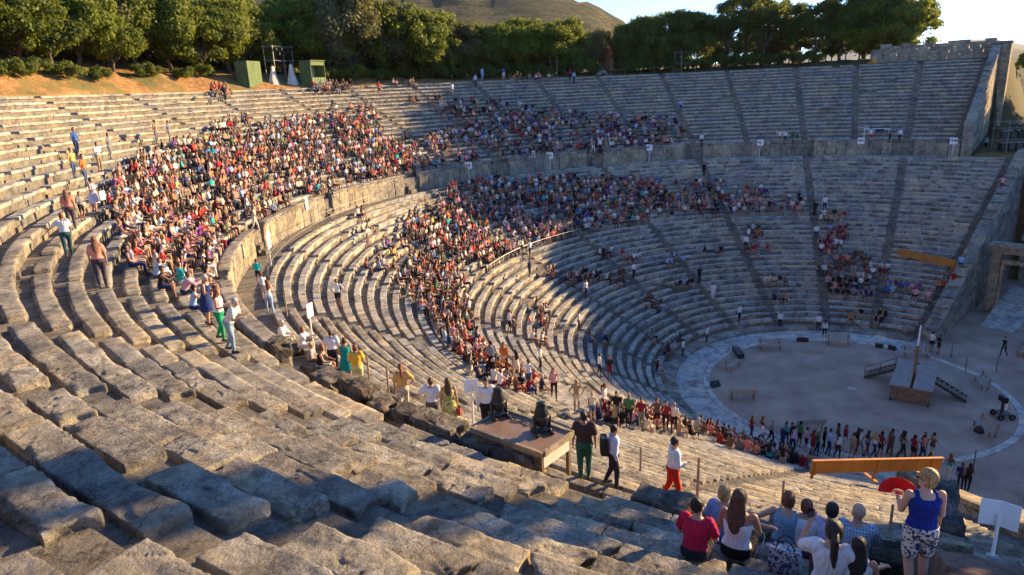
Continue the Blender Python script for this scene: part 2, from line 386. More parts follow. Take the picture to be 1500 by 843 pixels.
# solid bodies under the seats
def sweep(name, prof, ua, ub, mat_, step=.1, **k):
    n = int(round((ub-ua)/step)); mb = MB()
    mb.grid([[PT(r, ua+(ub-ua)*i/n, z) for r, z in prof] for i in range(n+1)])
    # end caps down to the ground
    for u in (ua, ub):
        pts = [PT(r, u, z) for r, z in prof]; V = []
        for q in pts: V += [q, Vector((q.x, q.y, -1.5))]
        mb.add(V, [(2*i, 2*i+1, 2*i+3, 2*i+2) for i in range(len(pts)-1)])
    o = mb.build(name, mat_); return tag(o, kind='structure', **k)
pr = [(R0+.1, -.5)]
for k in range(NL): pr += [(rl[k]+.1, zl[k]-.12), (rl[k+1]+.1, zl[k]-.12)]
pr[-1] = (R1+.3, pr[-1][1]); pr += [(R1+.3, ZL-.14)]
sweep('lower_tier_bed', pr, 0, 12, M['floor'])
pr = [(RW+.25, ZL-.6), (RW+.25, ZD-.40), (RU0+.1, ZD-.40)]
for k in range(NU): pr += [(ru[k]+.1, zu[k]-.14), (ru[k+1]+.1, zu[k]-.14)]
pr[-1] = (RT+.9, pr[-1][1])
sweep('upper_tier_bed', pr, .5, 11.5, M['floor'], .0625*2)
# gangway between the tiers
sweep('gangway_floor', [(R1+.2, ZL-.2), (R1+.2, ZL-.05), (RW+.3, ZL-.03), (RW+.3, ZL-.3)], -.25, 12.25, M['floor'])
# back of the last lower row: low kerb stones
kb = thing('kerb_row', 'row of low worn kerb stones along the inner edge of the gangway', 'kerb')
u = .03
while u < 11.97:
    if abs(u-round(u)) > .035:
        d = camd(R1, u, ZL); place('kerb_stone', rs.choice(HI if d < 15 else MID if d < 30 else LO), kb, R1+.02, u, ZL-.15, .98, .33, .32 if d > 12 else .27, rs, 1.2)
    u += 1.02/DIRS(R1, u)[2]
# retaining wall of the upper tier: upright slabs under a coping
rw = thing('retaining_wall', 'upright stone slab wall under a coping that holds up the upper tier', 'wall')
cp = thing('front_bench', 'broken line of big coping rocks above the gangway wall', 'stone coping')
u = .5+.1/DIRS(RW, .6)[2]; cnt = 0
while u < 11.5:
    t, rd, k_ = DIRS(RW, u); ln = rs.uniform(.95, 1.35); uc = u+ln/2/k_
    if abs(uc-round(uc))*k_ > ln/2+.42 or round(uc) in (0, 12):
        d = camd(RW, uc, ZD)
        place('wall_slab', rs.choice(WALLB), rw, RW+rs.uniform(0, .02), uc, ZL-.08, ln-.015, .42, ZD-.28-ZL+.08, rs, .8)
        if d < 24:
            if rs.random() > .14:
                place('coping_rock', rs.choice(ROCK), cp, RW-.12, uc, ZD-.45, ln*rs.uniform(.85, 1.08), .62+rs.uniform(-.08, .1), .55*rs.uniform(.8, 1.2), rs, 5)
        else: place('coping_stone', rs.choice(MID), cp, RW-.10, uc, ZD-.30, ln-.01, .6, .33, rs, 1.4)
    u += ln/k_
gs = thing('gangway_steps', 'short flights of stone steps from the gangway up through the slab wall', 'steps')
for i in range(1, 12):
    for j in range(5):
        z = ZL+.33*(j+1)-.02; place('step', rs.choice(SLAB_LO), gs, RW-.35+.27*j, i, z-.34, .78, .30, .34, rs, .8)
# ------------------------------------------------------------------ end walls
def wall_run(name, label, u, off, segs, th, mat_list, rs, ln=1.15, top_th=.25, cat='wall'):
    """segs: (r, z_bottom, z_top) profile; a radial wall of coursed blocks with sloping coping; off = sideways distance from stair line (+ = outward)"""
    w_ = thing(name, label, cat)
    def P_(r, z, s):
        t, rd, k = DIRS(min(r, 60), u); q = PT(r, u, z); out = t if u < 6 else -t; return q+out*(off+s)
    def zt(r, c):
        for a, b in zip(segs, segs[1:]):
            if a[0] <= r <= b[0]: f = (r-a[0])/(b[0]-a[0]); return a[c]+(b[c]-a[c])*f
        return segs[-1][c]
    r = segs[0][0]; end = segs[-1][0]
    while r < end-.2:
        l_ = min(ln*rs.uniform(.85, 1.25), end-r)
        # courses
        z0a, z1a = zt(r, 1), zt(r, 2)-top_th; z0b, z1b = zt(r+l_, 1), zt(r+l_, 2)-top_th
        zz0 = min(z0a, z0b); h = .62; nc = int(max(z1a, z1b)-zz0)//1+3; z = zz0
        z = math.floor(zz0/h)*h
        while z < max(z1a, z1b):
            ta, tb = min(z+h-.012, z1a), min(z+h-.012, z1b)
            if max(ta, tb) > z+.05:
                sh = rs.uniform(-.012, .014); ta, tb = max(ta, z+.01), max(tb, z+.01)
                V = []
                for s in (0-sh, th+sh):
                    for (rr_, zz_) in ((r+.006, z), (r+l_-.006, z), (r+l_-.006, tb), (r+.006, ta)): V.append(P_(rr_, zz_, s))
                mb = MB(); mb.add(V, [(0, 1, 2, 3), (7, 6, 5, 4), (0, 4, 5, 1), (1, 5, 6, 2), (2, 6, 7, 3), (3, 7, 4, 0)])
                mb.build('wall_block', rs.choice(mat_list), w_)
            z += h
        # coping
        V = []
        for s, dz in ((-.05, 0), (-.05, top_th-.05), (.06, top_th), (th-.06, top_th), (th+.05, top_th-.05), (th+.05, 0)):
            V += [P_(r+.004, z1a+dz+.003, s), P_(r+l_-.004, z1b+dz+.003, s)]
        mb = MB(); mb.add(V, [(2*i, 2*i+1, (2*i+3) % 12, (2*i+2) % 12) for i in range(6)]+[(0, 2, 4, 6, 8, 10), (11, 9, 7, 5, 3, 1)])
        mb.build('coping_stone', mat_list[0], w_)
        r += l_
    return w_
rs = random.Random(5)
wall_run('end_wall', 'tall sloping stone wall closing the far end of the upper tier', .5, .03,
         [(38.9, 11.6, 15.9), (40.2, 11.6, 16.2), (57.3, 13.5, 24.1), (59.6, 14, 24.3)], .85, [M['wall'], M['wall'], M['gate']], rs)
# pier at the top corner
t, rd, k_ = DIRS(58, .5)
pier = thing('corner_pier', 'tall buttress of cut stone at the top corner of the far end wall', 'pier')
q = PT(58.6, .5, 0)+t*.95
for j in range(16):
    z = 14.2+j*.62
    for s_ in (-.48, .48):
        mb = MB(); mb.box(q+rd*rs.uniform(-.012, .012)+t*s_*1.0+Vector((0, 0, z+.31)), (2.3+rs.uniform(-.03, .03), .94, .60), rz=math.atan2(rd.y, rd.x), ch=.03); mb.build('pier_block', M['wall'] if rs.random() < .7 else M['gate'], pier)
mb = MB(); mb.box(q+Vector((0, 0, 24.27)), (2.6, 2.1, .28), rz=math.atan2(rd.y, rd.x), ch=.04); mb.build('cap_stone', M['wall'], pier)
# back wall on the rim of the last far wedge
bw = thing('rim_wall', 'stone wall standing on the rim behind the last far wedge', 'wall')
for c in range(5):
    u = .48+(c % 2)*.02
    while u < 1.32:
        kk = DIRS(58.2, u)[2]; ln = rs.uniform(1.0, 1.6); place('wall_block', rs.choice(WALLB), bw, 58.0, u+ln/2/kk, ZU-.55+.60*c, ln-.015, .8, .59 if not (c == 4 and rs.random() < .25) else .3, rs, .8); u += ln/kk
# lower analemma walls at both ends
wall_run('parodos_wall', 'sloping stone retaining wall beside the far end stair of the lower tier', 0, .03,
         [(12.6, -.1, 1.25), (14.5, -.1, 2.0), (37.6, -.1, 13.2), (39.4, -.1, 13.3)], 1.0, [M['wall'], M['seat']], rs)
wall_run('near_parodos_wall', 'low sloping stone wall at the near end of the lower tier', 12, .03,
         [(12.6, -.1, 1.25), (14.5, -.1, 2.0), (37.6, -.1, 13.0), (39.4, -.1, 13.0)], .9, [M['wall'], M['seat']], rs)
# near end wall of the upper tier: a mossy upright end and big rounded coping boulders going up
nw = thing('near_end_wall', 'ruined near end wall of rounded pinkish and lichen covered stones, at the right edge', 'wall')
PINK = [block_hi(540+i, M['pink'], 40, 20, 16, lip=False, amp=1.5, Lx=2.0, Ly=.95, Lz=.8) for i in range(3)]
MOSS = [block_hi(550+i, M['moss'], 30, 16, 24, lip=False, amp=2.0, Lx=1.6, Ly=.8, Lz=1.6) for i in range(2)]
def radial_block(name, me, par, r, u, off, z, ln, wd, ht, tilt=0):
    t, rd, k = DIRS(r, u); out = t if u < 6 else -t
    q = PT(r, u, z)+out*off
    X = rd; Y = out; Z = Vector((0, 0, 1))
    if X.cross(Y).z < 0: Y = -Y; q = q+out*wd
    Mt = Matrix((X, Y, Z)).transposed().to_4x4()
    o = bpy.data.objects.new(name, me); COL.objects.link(o); o.parent = par
    o.matrix_world = Matrix.Translation(q) @ Mt @ Matrix.Rotation(tilt, 4, 'Y') @ Matrix.Diagonal((ln, wd, ht, 1)); return o
radial_block('mossy_stone', MOSS[0], nw, 39.7, 11.5, .10, ZL-.1, 1.3, .55, 3.2)
radial_block('mossy_stone', MOSS[1], nw, 40.9, 11.5, .08, ZD-.5, 1.4, .6, 1.75, -.35)
for i, (r, ln) in enumerate(((42.6, 2.3), (44.9, 2.4), (47.3, 2.4), (49.7, 2.4), (52.1, 2.4))):
    zs = zu[0]+(r-RU0)*SU/DU
    radial_block('rounded_coping', PINK[i % 3], nw, r, 11.5, .15, zs-.28, ln, 1.15, .85, -math.atan(SU/DU)*.92)
    radial_block('wall_stone', WALLB[i % 8], nw, r, 11.5, .27, zs-2.6, ln, .85, 2.5, -math.atan(SU/DU)*.9)
# ------------------------------------------------------------------ terrain
def sm(a, b, x): t = np.clip((x-a)/(b-a), 0, 1); return t*t*(3-2*t)
def vnoise(x, y, s, seed=0):
    return np.array([noise.fractal(Vector((a/s+seed, b/s-seed, seed*.7)), 1.0, 2.0, 4) for a, b in zip(x.ravel(), y.ravel())]).reshape(x.shape)
def tangle(x, y):
    """0 inside the cavea's angular span, grows (in metres sideways) outside its ends"""
    sx = np.where(x < 0, -1, 1); X = np.abs(x); a0 = rad(4*A1); cx, cy = -DOFF*sin(a0), -DOFF*cos(a0)
    th = np.arctan2(X-cx, y-cy); r = np.hypot(X-cx, y-cy)-DOFF
    th = np.where(th < -1e-3, th+2*pi, th)
    return r, th-a0
def height(x, y):
    r, da = tangle(x, y); end_l, end_u = rad(2*A2), rad(1.5*A2)
    r0 = np.hypot(x, y)
    left = sm(40, -30, x)*sm(-10, 10, y)            # the bank is higher to the left
    bank = ZU+.12+sm(58.6, 62.5, r0)*(.5+1.7*left)+np.clip(r0-63, 0, 160)*(.02+.27*left)
    bank = bank-sm(75, 190, r0)*16*(1-left)
    outl = np.clip((da-end_u)*r, -50, 400)           # metres beyond the upper end
    path = np.where(r < 37.9, 0, 12.25+np.clip(r-39, 0, 40)*.10)-sm(20, 90, outl)*8*sm(30, 60, r)
    path = path*sm(140, 60, r)+(-4)*(1-sm(140, 60, r))
    inside = (da < end_u+.012)
    h = np.where(inside, np.where(r < R0-.3, -.0, np.where(r > 57.7, bank, -2.0)), path)
    # beyond the corner pier the bank falls to the path
    f = sm(-1.0, 4, outl); hb = bank*(1-f)+path*f
    h = np.where((r > 58.2) & (~inside), hb, h)
    low = (da > end_u) & (da < end_l+.02) & (r > R0-.3) & (r < 37.9); h = np.where(low, -2.0, h)
    low2 = (da > end_u) & (da < end_l+.045) & (r >= 37.9) & (r < 39.0); h = np.where(low2, ZL-.12, h)
    return h, r0
thv = np.radians(np.concatenate([np.arange(-110, 130, 1.0), np.arange(130, 250, 4.0)]))
rv = np.concatenate([[0.5, 6, 10, 12.9, 14, 18, 24, 30, 35, 37.7, 38.0, 38.6, 39.2, 40.5, 44, 48, 52, 56, 57.9, 58.3, 59, 60, 61, 62, 63, 64.5, 66], 68*1.09**np.arange(0, 62)])
TH, RR = np.meshgrid(thv, rv); X, Y = RR*np.sin(TH), RR*np.cos(TH)
Z, r0 = height(X, Y)
Z = Z+np.where(r0 > 58.4, vnoise(X, Y, 3.0, 3)*.28*sm(58.4, 60, r0), 0)+sm(150, 500, r0)*vnoise(X, Y, 160, 9)*12
# mountain behind the trees and blue hills on the horizon
az = np.degrees(np.arctan2(Y-CAM[1], X-CAM[0])); dc = np.hypot(X-CAM[0], Y-CAM[1])
ridge = sm(19.5, 27, az)*sm(150, 110, az); Hz = np.interp(az, [17, 19.5, 21.5, 23.5, 26.3, 30, 36, 45, 110, 150], [0, 12, 36, 66, 88, 97, 106, 112, 112, 0])
rg = sm(250, 760, dc)*Hz
rg = rg*(1+.10*vnoise(X, Y, 110, 4)*sm(200, 500, dc)+.06*vnoise(X, Y, 35, 8)*sm(250, 500, dc))
Z = np.where(dc > 260, Z+rg-sm(260, 900, dc)*ridge*8, Z)
Z = Z+sm(2200, 2900, dc)*np.exp(-((dc-3300)/900)**2)*(48+26*np.sin(az*.30+1.0))*(az > -60)*(az < 60)
Z = Z+sm(6000, 9500, dc)*(250+55*np.sin(az*.31)+40*np.sin(az*.9+2))*(az > -90)*(az < 70)
nT, nR = len(thv), len(rv); V = np.c_[X.ravel(), Y.ravel(), Z.ravel()]; F = []
i, j = np.meshgrid(np.arange(nR-1), np.arange(nT), indexing='ij'); j2 = (j+1) % nT
F = np.stack([i*nT+j, (i+1)*nT+j, (i+1)*nT+j2, i*nT+j2], -1).reshape(-1, 4)
g = bpy.data.materials.new('hill_ground'); g.use_nodes = True; b = g.node_tree.nodes['Principled BSDF']
pos = N(g, 'ShaderNodeNewGeometry').outputs['Position']
f1 = nz(g, pos, .22, 6, .65); f2 = nz(g, pos, 2.4, 6, .7); f3 = nz(g, pos, .02, 5, .6); f4 = nz(g, pos, .05, 10, .85, .6)
near_ = ramp(g, f2, [(.3, (.16, .085, .035)), (.5, (.30, .165, .07)), (.7, (.42, .27, .12))])
near_ = mix(g, ramp(g, f1, [(.48, (0, 0, 0)), (.60, (1, 1, 1))]), near_, (.16, .14, .055))
vd = N(g, 'ShaderNodeTexVoronoi'); vd.inputs['Scale'].default_value = .13; L(g, pos, vd.inputs['Vector']); vd2 = N(g, 'ShaderNodeTexVoronoi'); vd2.inputs['Scale'].default_value = .33; L(g, pos, vd2.inputs['Vector'])
far_ = ramp(g, f4, [(.38, (.03, .038, .016)), (.47, (.07, .065, .035)), (.58, (.12, .095, .055)), (.72, (.26, .22, .17))])
dots = ramp(g, vd.outputs['Distance'], [(.34, (1, 1, 1)), (.44, (0, 0, 0))]); dots2 = ramp(g, vd2.outputs['Distance'], [(.30, (1, 1, 1)), (.40, (0, 0, 0))])
pm = ramp(g, nz(g, pos, .012, 4, .6), [(.40, (.15, .15, .15)), (.60, (1, 1, 1))]); far_ = mix(g, mix(g, 1.0, mix(g, 1.0, dots, dots2, 'LIGHTEN'), pm, 'MULTIPLY'), far_, (.035, .045, .018))
plain = ramp(g, f3, [(.35, (.06, .07, .035)), (.6, (.16, .14, .075))])
sx_ = N(g, 'ShaderNodeSeparateXYZ'); L(g, pos, sx_.inputs[0]); xm = N(g, 'ShaderNodeMapRange'); xm.inputs[1].default_value = 38; xm.inputs[2].default_value = 46; L(g, sx_.outputs[0], xm.inputs[0])
near_ = mix(g, xm.outputs[0], near_, ramp(g, f2, [(.3, (.045, .045, .02)), (.55, (.11, .095, .045)), (.75, (.17, .13, .07))]))
ln_ = N(g, 'ShaderNodeVectorMath', operation='LENGTH'); L(g, pos, ln_.inputs[0])
def mr(m_, v, a, b_):
    x = N(m_, 'ShaderNodeMapRange'); x.inputs[1].default_value = a; x.inputs[2].default_value = b_; L(m_, v, x.inputs[0]); return x.outputs[0]
c = mix(g, mr(g, ln_.outputs['Value'], 110, 260), near_, far_); c = mix(g, mr(g, ln_.outputs['Value'], 1500, 2600), c, plain)
L(g, c, b.inputs['Base Color']); b.inputs['Roughness'].default_value = 1; b.inputs['Specular IOR Level'].default_value = .05
bp = N(g, 'ShaderNodeBump'); bp.inputs['Distance'].default_value = .15; bp.inputs['Strength'].default_value = .7; L(g, f2, bp.inputs['Height']); L(g, bp.outputs[0], b.inputs['Normal'])
o = me_obj('hill', mesh_np('hill', V, F, g, smooth=True)); tag(o, kind='structure')
def gz(x, y):
    h, _ = height(np.array([float(x)]), np.array([float(y)])); return float(h[0])
# ------------------------------------------------------------------ orchestra floor
def disc(name, r0_, r1_, z, mat_, a0=0, a1=360, n=120, thick=.06):
    mb = MB(); P = []
    for i in range(n+1):
        a = rad(a0+(a1-a0)*i/n); P.append([Vector((r*sin(a), r*cos(a), zz)) for r, zz in ((r0_, z-thick), (r0_, z), (r1_, z), (r1_, z-thick))])
    mb.grid(P); return mb.build(name, mat_)
tag(disc('orchestra_floor', .34, 9.66, .02, M['sand']), kind='structure')
gsheet = MB(); gsheet.grid([[Vector((r*sin(rad(a)), r*cos(rad(a)), .006)) for r in (9.9, 24, 37.8)] for a in range(92, 269, 3)])
tag(gsheet.build('parodos_ground', M['sand']), kind='structure')
pv = disc('walkway', 10.12, R0+.3, .012, M['pave'], -112, 112); tag(pv, kind='structure')
rg_ = thing('orchestra_ring', 'pale stone ring set in the ground round the orchestra', 'stone ring')
nst = 40
for i in range(nst):
    a = 360*i/nst
    if 100 < a < 116: continue
    mb = MB(); P = []
    for s_ in range(4):
        aa = rad(a+.12+(9-.24)*s_/3); P.append([Vector((r*sin(aa), r*cos(aa), z)) for r, z in ((9.68, -.05), (9.68, .045), (10.1, .045), (10.1, -.05))])
    mb.grid(P); mb.build('ring_stone', M['ring'], rg_)
gut = thing('gutter_kerb', 'stepped stone kerb round the walkway below the front bench', 'kerb')
for i in range(66):
    a = -104+208*i/66
    mb = MB(); P = []
    for s_ in range(3):
        aa = rad(a+.05+(208/66-.1)*s_/2); P.append([Vector((r*sin(aa), r*cos(aa), z)) for r, z in ((12.15, -.02), (12.15, .20), (R0+.15, .22), (R0+.15, 0))])
    mb.grid(P); mb.build('kerb_stone', rs.choice([M['seat'], M['wall']]), gut)
mb = MB(); mb.lathe((0, 0, -.02), [(.33, 0), (.33, .07), (.28, .085), (.0, .085)], 24); tag(mb.build('centre_stone', M['ring']), 'small round pale stone set in the centre of the orchestra floor', 'stone disc')
# paving seams as separate flags of the walkway (shallow proud slabs)
for i in range(44):
    a = -110+5*i; mb = MB(); P = []
    for s_ in range(3):
        aa = rad(a+.1+4.8*s_/2); P.append([Vector((r*sin(aa), r*cos(aa), z)) for r, z in ((10.18, .01), (10.18, .03), (12.12, .03), (12.12, .01))])
    mb.grid(P); mb.build('paving_slab', M['pave'], pv)
# ------------------------------------------------------------------ foliage
def leaf_mat(name, c0, c1, c2):
    m_ = bpy.data.materials.new(name); m_.use_nodes = True; b = m_.node_tree.nodes['Principled BSDF']
    oi = N(m_, 'ShaderNodeObjectInfo'); pos = N(m_, 'ShaderNodeNewGeometry')
    f = nz(m_, pos.outputs['Position'], .9, 3, .6)
    rnd = N(m_, 'ShaderNodeMath', operation='MULTIPLY_ADD'); L(m_, oi.outputs['Random'], rnd.inputs[0]); rnd.inputs[1].default_value = .35; L(m_, f, rnd.inputs[2])
    c = ramp(m_, rnd.outputs[0], [(.4, c0), (.65, c1), (.95, c2)])
    L(m_, c, b.inputs['Base Color']); b.inputs['Roughness'].default_value = .6; b.inputs['Specular IOR Level'].default_value = .25
    tr = N(m_, 'ShaderNodeBsdfTranslucent'); L(m_, mix(m_, .5, c, (.30, .32, .04)), tr.inputs[0])
    ms = N(m_, 'ShaderNodeMixShader'); ms.inputs[0].default_value = .42; L(m_, b.outputs[0], ms.inputs[1]); L(m_, tr.outputs[0], ms.inputs[2])
    L(m_, ms.outputs[0], m_.node_tree.nodes['Material Output'].inputs[0]); return m_
LM = {'dark': leaf_mat('holm_oak_leaves', (.042, .070, .018), (.075, .112, .024), (.12, .15, .032)),
      'green': leaf_mat('green_leaves', (.070, .105, .014), (.125, .17, .022), (.20, .22, .03)),
      'olive': leaf_mat('olive_leaves', (.085, .085, .040), (.13, .13, .06), (.19, .18, .085))}
BARK = mat('bark', (.10, .075, .055), .95, .1, var=.35, scale=6)
def crown_mesh(seed, mat_, R=3.2, H=5.2, n=20000, leaf=.165, lobes=62, base=1.6, flat=.8):
    rg = np.random.default_rng(seed); lb = []
    for i in range(lobes):
        a = rg.uniform(0, 2*pi); hh = rg.beta(1.6, 1.3); rr = R*math.sqrt(rg.uniform(.05, 1))*(1-.75*max(0, hh-.45))*(.55+.45*min(1, hh*3+.3))
        lb.append((rr*cos(a), rr*sin(a), base+hh*(H-1.0), rg.uniform(.35, .95)*R/3.2))
    lb = np.array(lb); which = rg.choice(len(lb), n, p=(lb[:, 3]**2)/(lb[:, 3]**2).sum())
    d = rg.normal(size=(n, 3)); d /= np.linalg.norm(d, axis=1)[:, None]; d[:, 2] = np.where((d[:, 2] < -.3) & (rg.random(n) < .6), -d[:, 2], d[:, 2])
    rad_ = lb[which, 3]*(rg.uniform(.15, 1.45, n)**.6)
    P = lb[which, :3]+d*rad_[:, None]*np.array([1, 1, flat]); P += rg.normal(size=P.shape)*.12
    nrm = d*1.0+rg.normal(size=(n, 3))*.55; nrm /= np.linalg.norm(nrm, axis=1)[:, None]
    t = np.cross(nrm, rg.normal(size=(n, 3))); t /= np.linalg.norm(t, axis=1)[:, None]; b_ = np.cross(nrm, t)
    s = leaf*rg.uniform(.6, 1.35, n)[:, None]
    V = np.stack([P-t*s*.9, P-b_*s*.5, P+t*s*.9, P+b_*s*.5], 1).reshape(-1, 3)
    F = np.arange(4*n).reshape(-1, 4); return mesh_np('crown', V, F, mat_), lb
def trunk_mesh(seed, lb, base=1.6, r=.22):
    rs_ = random.Random(seed); mb = MB(); p = Vector((0, 0, -.6)); pts = [p]
    for i in range(4): p = p+Vector((rs_.uniform(-.22, .22), rs_.uniform(-.22, .22), (base+1.6)/4)); pts.append(p)
    for i in range(4): mb.tube(pts[i], pts[i+1], r*(1-.14*i), r*(1-.14*(i+1)), 7)
    for l in lb[::3]:
        s0 = pts[rs_.choice((2, 3, 4))]; e = Vector(l[:3]); md = s0.lerp(e, .5)+Vector((rs_.uniform(-.2, .2), rs_.uniform(-.2, .2), -.15))
        mb.tube(s0, md, r*.38, r*.22, 5); mb.tube(md, e, r*.22, r*.06, 5)
    return mb.mesh('trunk', BARK, True)
PROTO = {}
for nm, mt, kw in (('dark', LM['dark'], dict(lobes=66)), ('dark2', LM['dark'], dict(lobes=44, n=11000, base=2.6, H=6.0)), ('green', LM['green'], dict()), ('green2', LM['green'], dict(R=3.6, lobes=60, base=1.3)),
                   ('olive', LM['olive'], dict(R=3.2, lobes=50, leaf=.14)), ('airy', LM['dark'], dict(lobes=34, n=8000, base=3.0, H=6.2, R=3.4))):
    me, lb = crown_mesh(abs(hash(nm)) % 1 + len(PROTO)*7+3, mt, **kw); PROTO[nm] = (me, trunk_mesh(len(PROTO), lb, kw.get('base', 1.6)))
def bush_mesh(seed, mat_):
    return crown_mesh(seed, mat_, R=1.5, H=1.9, n=3200, leaf=.13, lobes=14, base=.35)[0]
BUSH = [bush_mesh(61, LM['green']), bush_mesh(62, LM['dark']), bush_mesh(63, LM['olive'])]
def tree(kind, x, y, s, label, group, name='tree', sz=None, z=None, rs_=random.Random(3)):
    z = gz(x, y)-.1 if z is None else z
    t = thing(name, label, 'tree' if name != 'bush' else 'bush', (x, y, z), rs_.uniform(0, 6.28), group); t.scale = (s, s, sz or s*rs_.uniform(.9, 1.1))
    if name == 'bush': me_obj('crown', BUSH[kind], t); return t
    me, tm = PROTO[kind]; me_obj('crown', me, t); me_obj('trunk', tm, t); return t
def tree_at(kind, px, r, hgt, label, group, **k):
    """tree of height hgt at distance r from the orchestra centre, in the vertical plane of an image column"""
    q = RP(px, r); H = {'dark': 6.8, 'dark2': 7.6, 'green': 6.6, 'green2': 6.6, 'olive': 6.6, 'airy': 8.0}[kind]
    return tree(kind, q[0], q[1], hgt/H, label, group, **k)
rs = random.Random(21)
TREES = [  # px, radius, height, kind
 (1318, 63, 8.6, 'green2'), (1292, 64.5, 9.6, 'dark'), (1262, 65, 9.8, 'green2'), (1228, 63.5, 9.2, 'dark2'), (1190, 62.5, 8.0, 'dark2'), (1160, 63, 7.6, 'airy'), (1140, 65, 8.2, 'dark2'),
 (1112, 62, 10.2, 'airy'), (1090, 64, 9.8, 'dark2'), (1060, 62, 7.6, 'airy'), (1035, 64, 7.9, 'dark2'), (1005, 62.5, 8.3, 'dark'), (975, 63, 8.5, 'dark2'), (948, 62, 8.0, 'dark'), (922, 64, 6.6, 'dark'),
 (874, 66, 6.0, 'olive'), (850, 64, 5.2, 'olive'), (828, 63, 7.4, 'green'), (800, 62.5, 8.4, 'green2'), (770, 64, 8.8, 'green'), (735, 63, 8.0, 'green2'), (700, 62.5, 7.8, 'dark'), (668, 63, 8.6, 'olive'),
 (628, 62.5, 8.8, 'green2'), (596, 62, 9.4, 'green2'), (560, 64, 9.4, 'olive'), (520, 63, 10.2, 'olive'), (485, 65, 8.6, 'green'), (450, 68.5, 9.8, 'green2'),
 (425, 69, 9.0, 'green'), (362, 65.5, 7.6, 'green2'), (335, 64.5, 8.2, 'green'), (298, 63.5, 8.2, 'green2'), (250, 64, 8.0, 'green'), (205, 65, 7.6, 'green2'), (172, 62.8, 5.4, 'green'),
 (125, 63.5, 7.2, 'green'), (78, 63.5, 7.4, 'dark'), (35, 64, 7.2, 'green2'), (-15, 64.5, 7.4, 'green'), (-65, 65, 7.6, 'dark')]
PLACE = {'dark': 'dark dense', 'dark2': 'dark open-crowned', 'green': 'green sunlit', 'green2': 'broad yellow-green', 'olive': 'grey-green olive', 'airy': 'thin-crowned see-through'}
srt = sorted(TREES)
for (px, d, h, kd) in TREES:
    n_ = srt.index((px, d, h, kd))
    tree_at(kd, px, d, h, f'{PLACE[kd]} tree on the rim, {ORD[n_]} from the left in the front line', 'trees along the theatre rim')
back = []
for row, (dr, cnt, x0, x1) in enumerate(((8, 18, -60, 660), (15, 18, -60, 660), (25, 17, -60, 655), (38, 16, -80, 650), (56, 16, -80, 640), (78, 14, -80, 610))):
    for i in range(cnt):
        px = x0+(x1-x0)*(i+rs.uniform(.1, .9))/cnt; back.append((px, 61+dr+rs.uniform(-3, 3), rs.uniform(6.8, 9.5), rs.choice(['green', 'green2', 'dark', 'olive', 'green'])))
for i in range(22):
    px = 650+i*10.5; back.append((px+rs.uniform(-6, 6), 68+rs.uniform(0, 16), rs.uniform(5.6, 7.4), rs.choice(['dark', 'green', 'olive'])))
for i in range(26): back.append((925+i*15.5+rs.uniform(-6, 6), 67+rs.uniform(0, 10), rs.uniform(3.6, 5.2), rs.choice(['dark2', 'dark', 'airy'])))
for i, (px, d, h, kd) in enumerate(back):
    tree_at(kd, px, d, h, f'tree of the wood behind the front line, {"grey-green olive" if kd == "olive" else "dark crown" if kd[:4] == "dark" else "bright green crown"}', 'trees of the wood behind the rim')
# bushes along the bank
bl_ = [(20, .9), (60, .8), (100, .8), (150, .7), (215, .8), (270, .7), (300, .8), (480, 1.0), (500, .9), (525, 1.1), (560, 1.0), (600, .8), (640, 1.1), (665, 1.2), (690, 1.2), (715, 1.1), (740, 1.2), (765, 1.2), (790, 1.2), (812, 1.0),
       (848, 1.5), (860, 1.3), (915, 1.2), (930, 1.3), (950, 1.3), (975, 1.2), (1000, 1.3), (1025, 1.2), (1050, 1.3), (1075, 1.2), (1100, 1.3), (1125, 1.1), (1150, 1.2), (1180, 1.2)]
for i, (px, s) in enumerate(bl_):
    q = RP(px, 60.6+rs.uniform(0, 1.2)); tree(rs.choice([0, 1, 1]) if px < 640 else 1, q[0], q[1], s, f'low bush on the bank, {ORD[i]} of its row from the left', 'bushes along the bank', 'bush')
for i, (px, d, h, kd) in enumerate([(1478, 138, 6.6, 'olive'), (1502, 128, 6.8, 'green'), (1455, 150, 5.6, 'olive'), (1520, 118, 7.5, 'dark'), (1490, 175, 8, 'olive'), (1470, 200, 8, 'dark')]):
    q = CAM+ray(px, 122)*d; tree(kd, q[0], q[1], h/11.5, f'{["golden olive", "sunlit green", "pale olive", "dark edge", "hazy olive", "distant dark"][i]} tree on the slope right of the far end wall', 'trees right of the end wall')
# tall trees on the slope to the right of the picture, where the low sun comes from
for i in range(26):
    a = -8-i*3.4; a = -25-i*2.9; x = 66+rs.uniform(-4, 9)+(i % 3)*6; y = a
    t = tree(rs.choice(['dark', 'green2']), x, y, rs.uniform(2.3, 2.8), 'tall pine on the slope beyond the far end wall, outside the right edge', 'tall pines beyond the far end wall', z=gz(x, y)-.3, name='pine_tree')
for i, (x, y, h_) in enumerate(((-26.6, -13.4, 20.4), (-22.4, -15.4, 21.0))):
    t = tree('dark2', x, y, h_/7.6, 'tall tree beside the near parodos, outside the right edge', 'tall trees beside the near parodos', z=-.1, sz=h_/7.6, name='pine_tree'); t.scale = (1.25, 1.25, h_/7.6)
tree('dark2', -20.6, -11.6, .5, 'slender tall tree beside the near parodos, outside the right edge', 'tall trees beside the near parodos', z=-.1, name='pine_tree').scale = (.5, .5, 3.55)
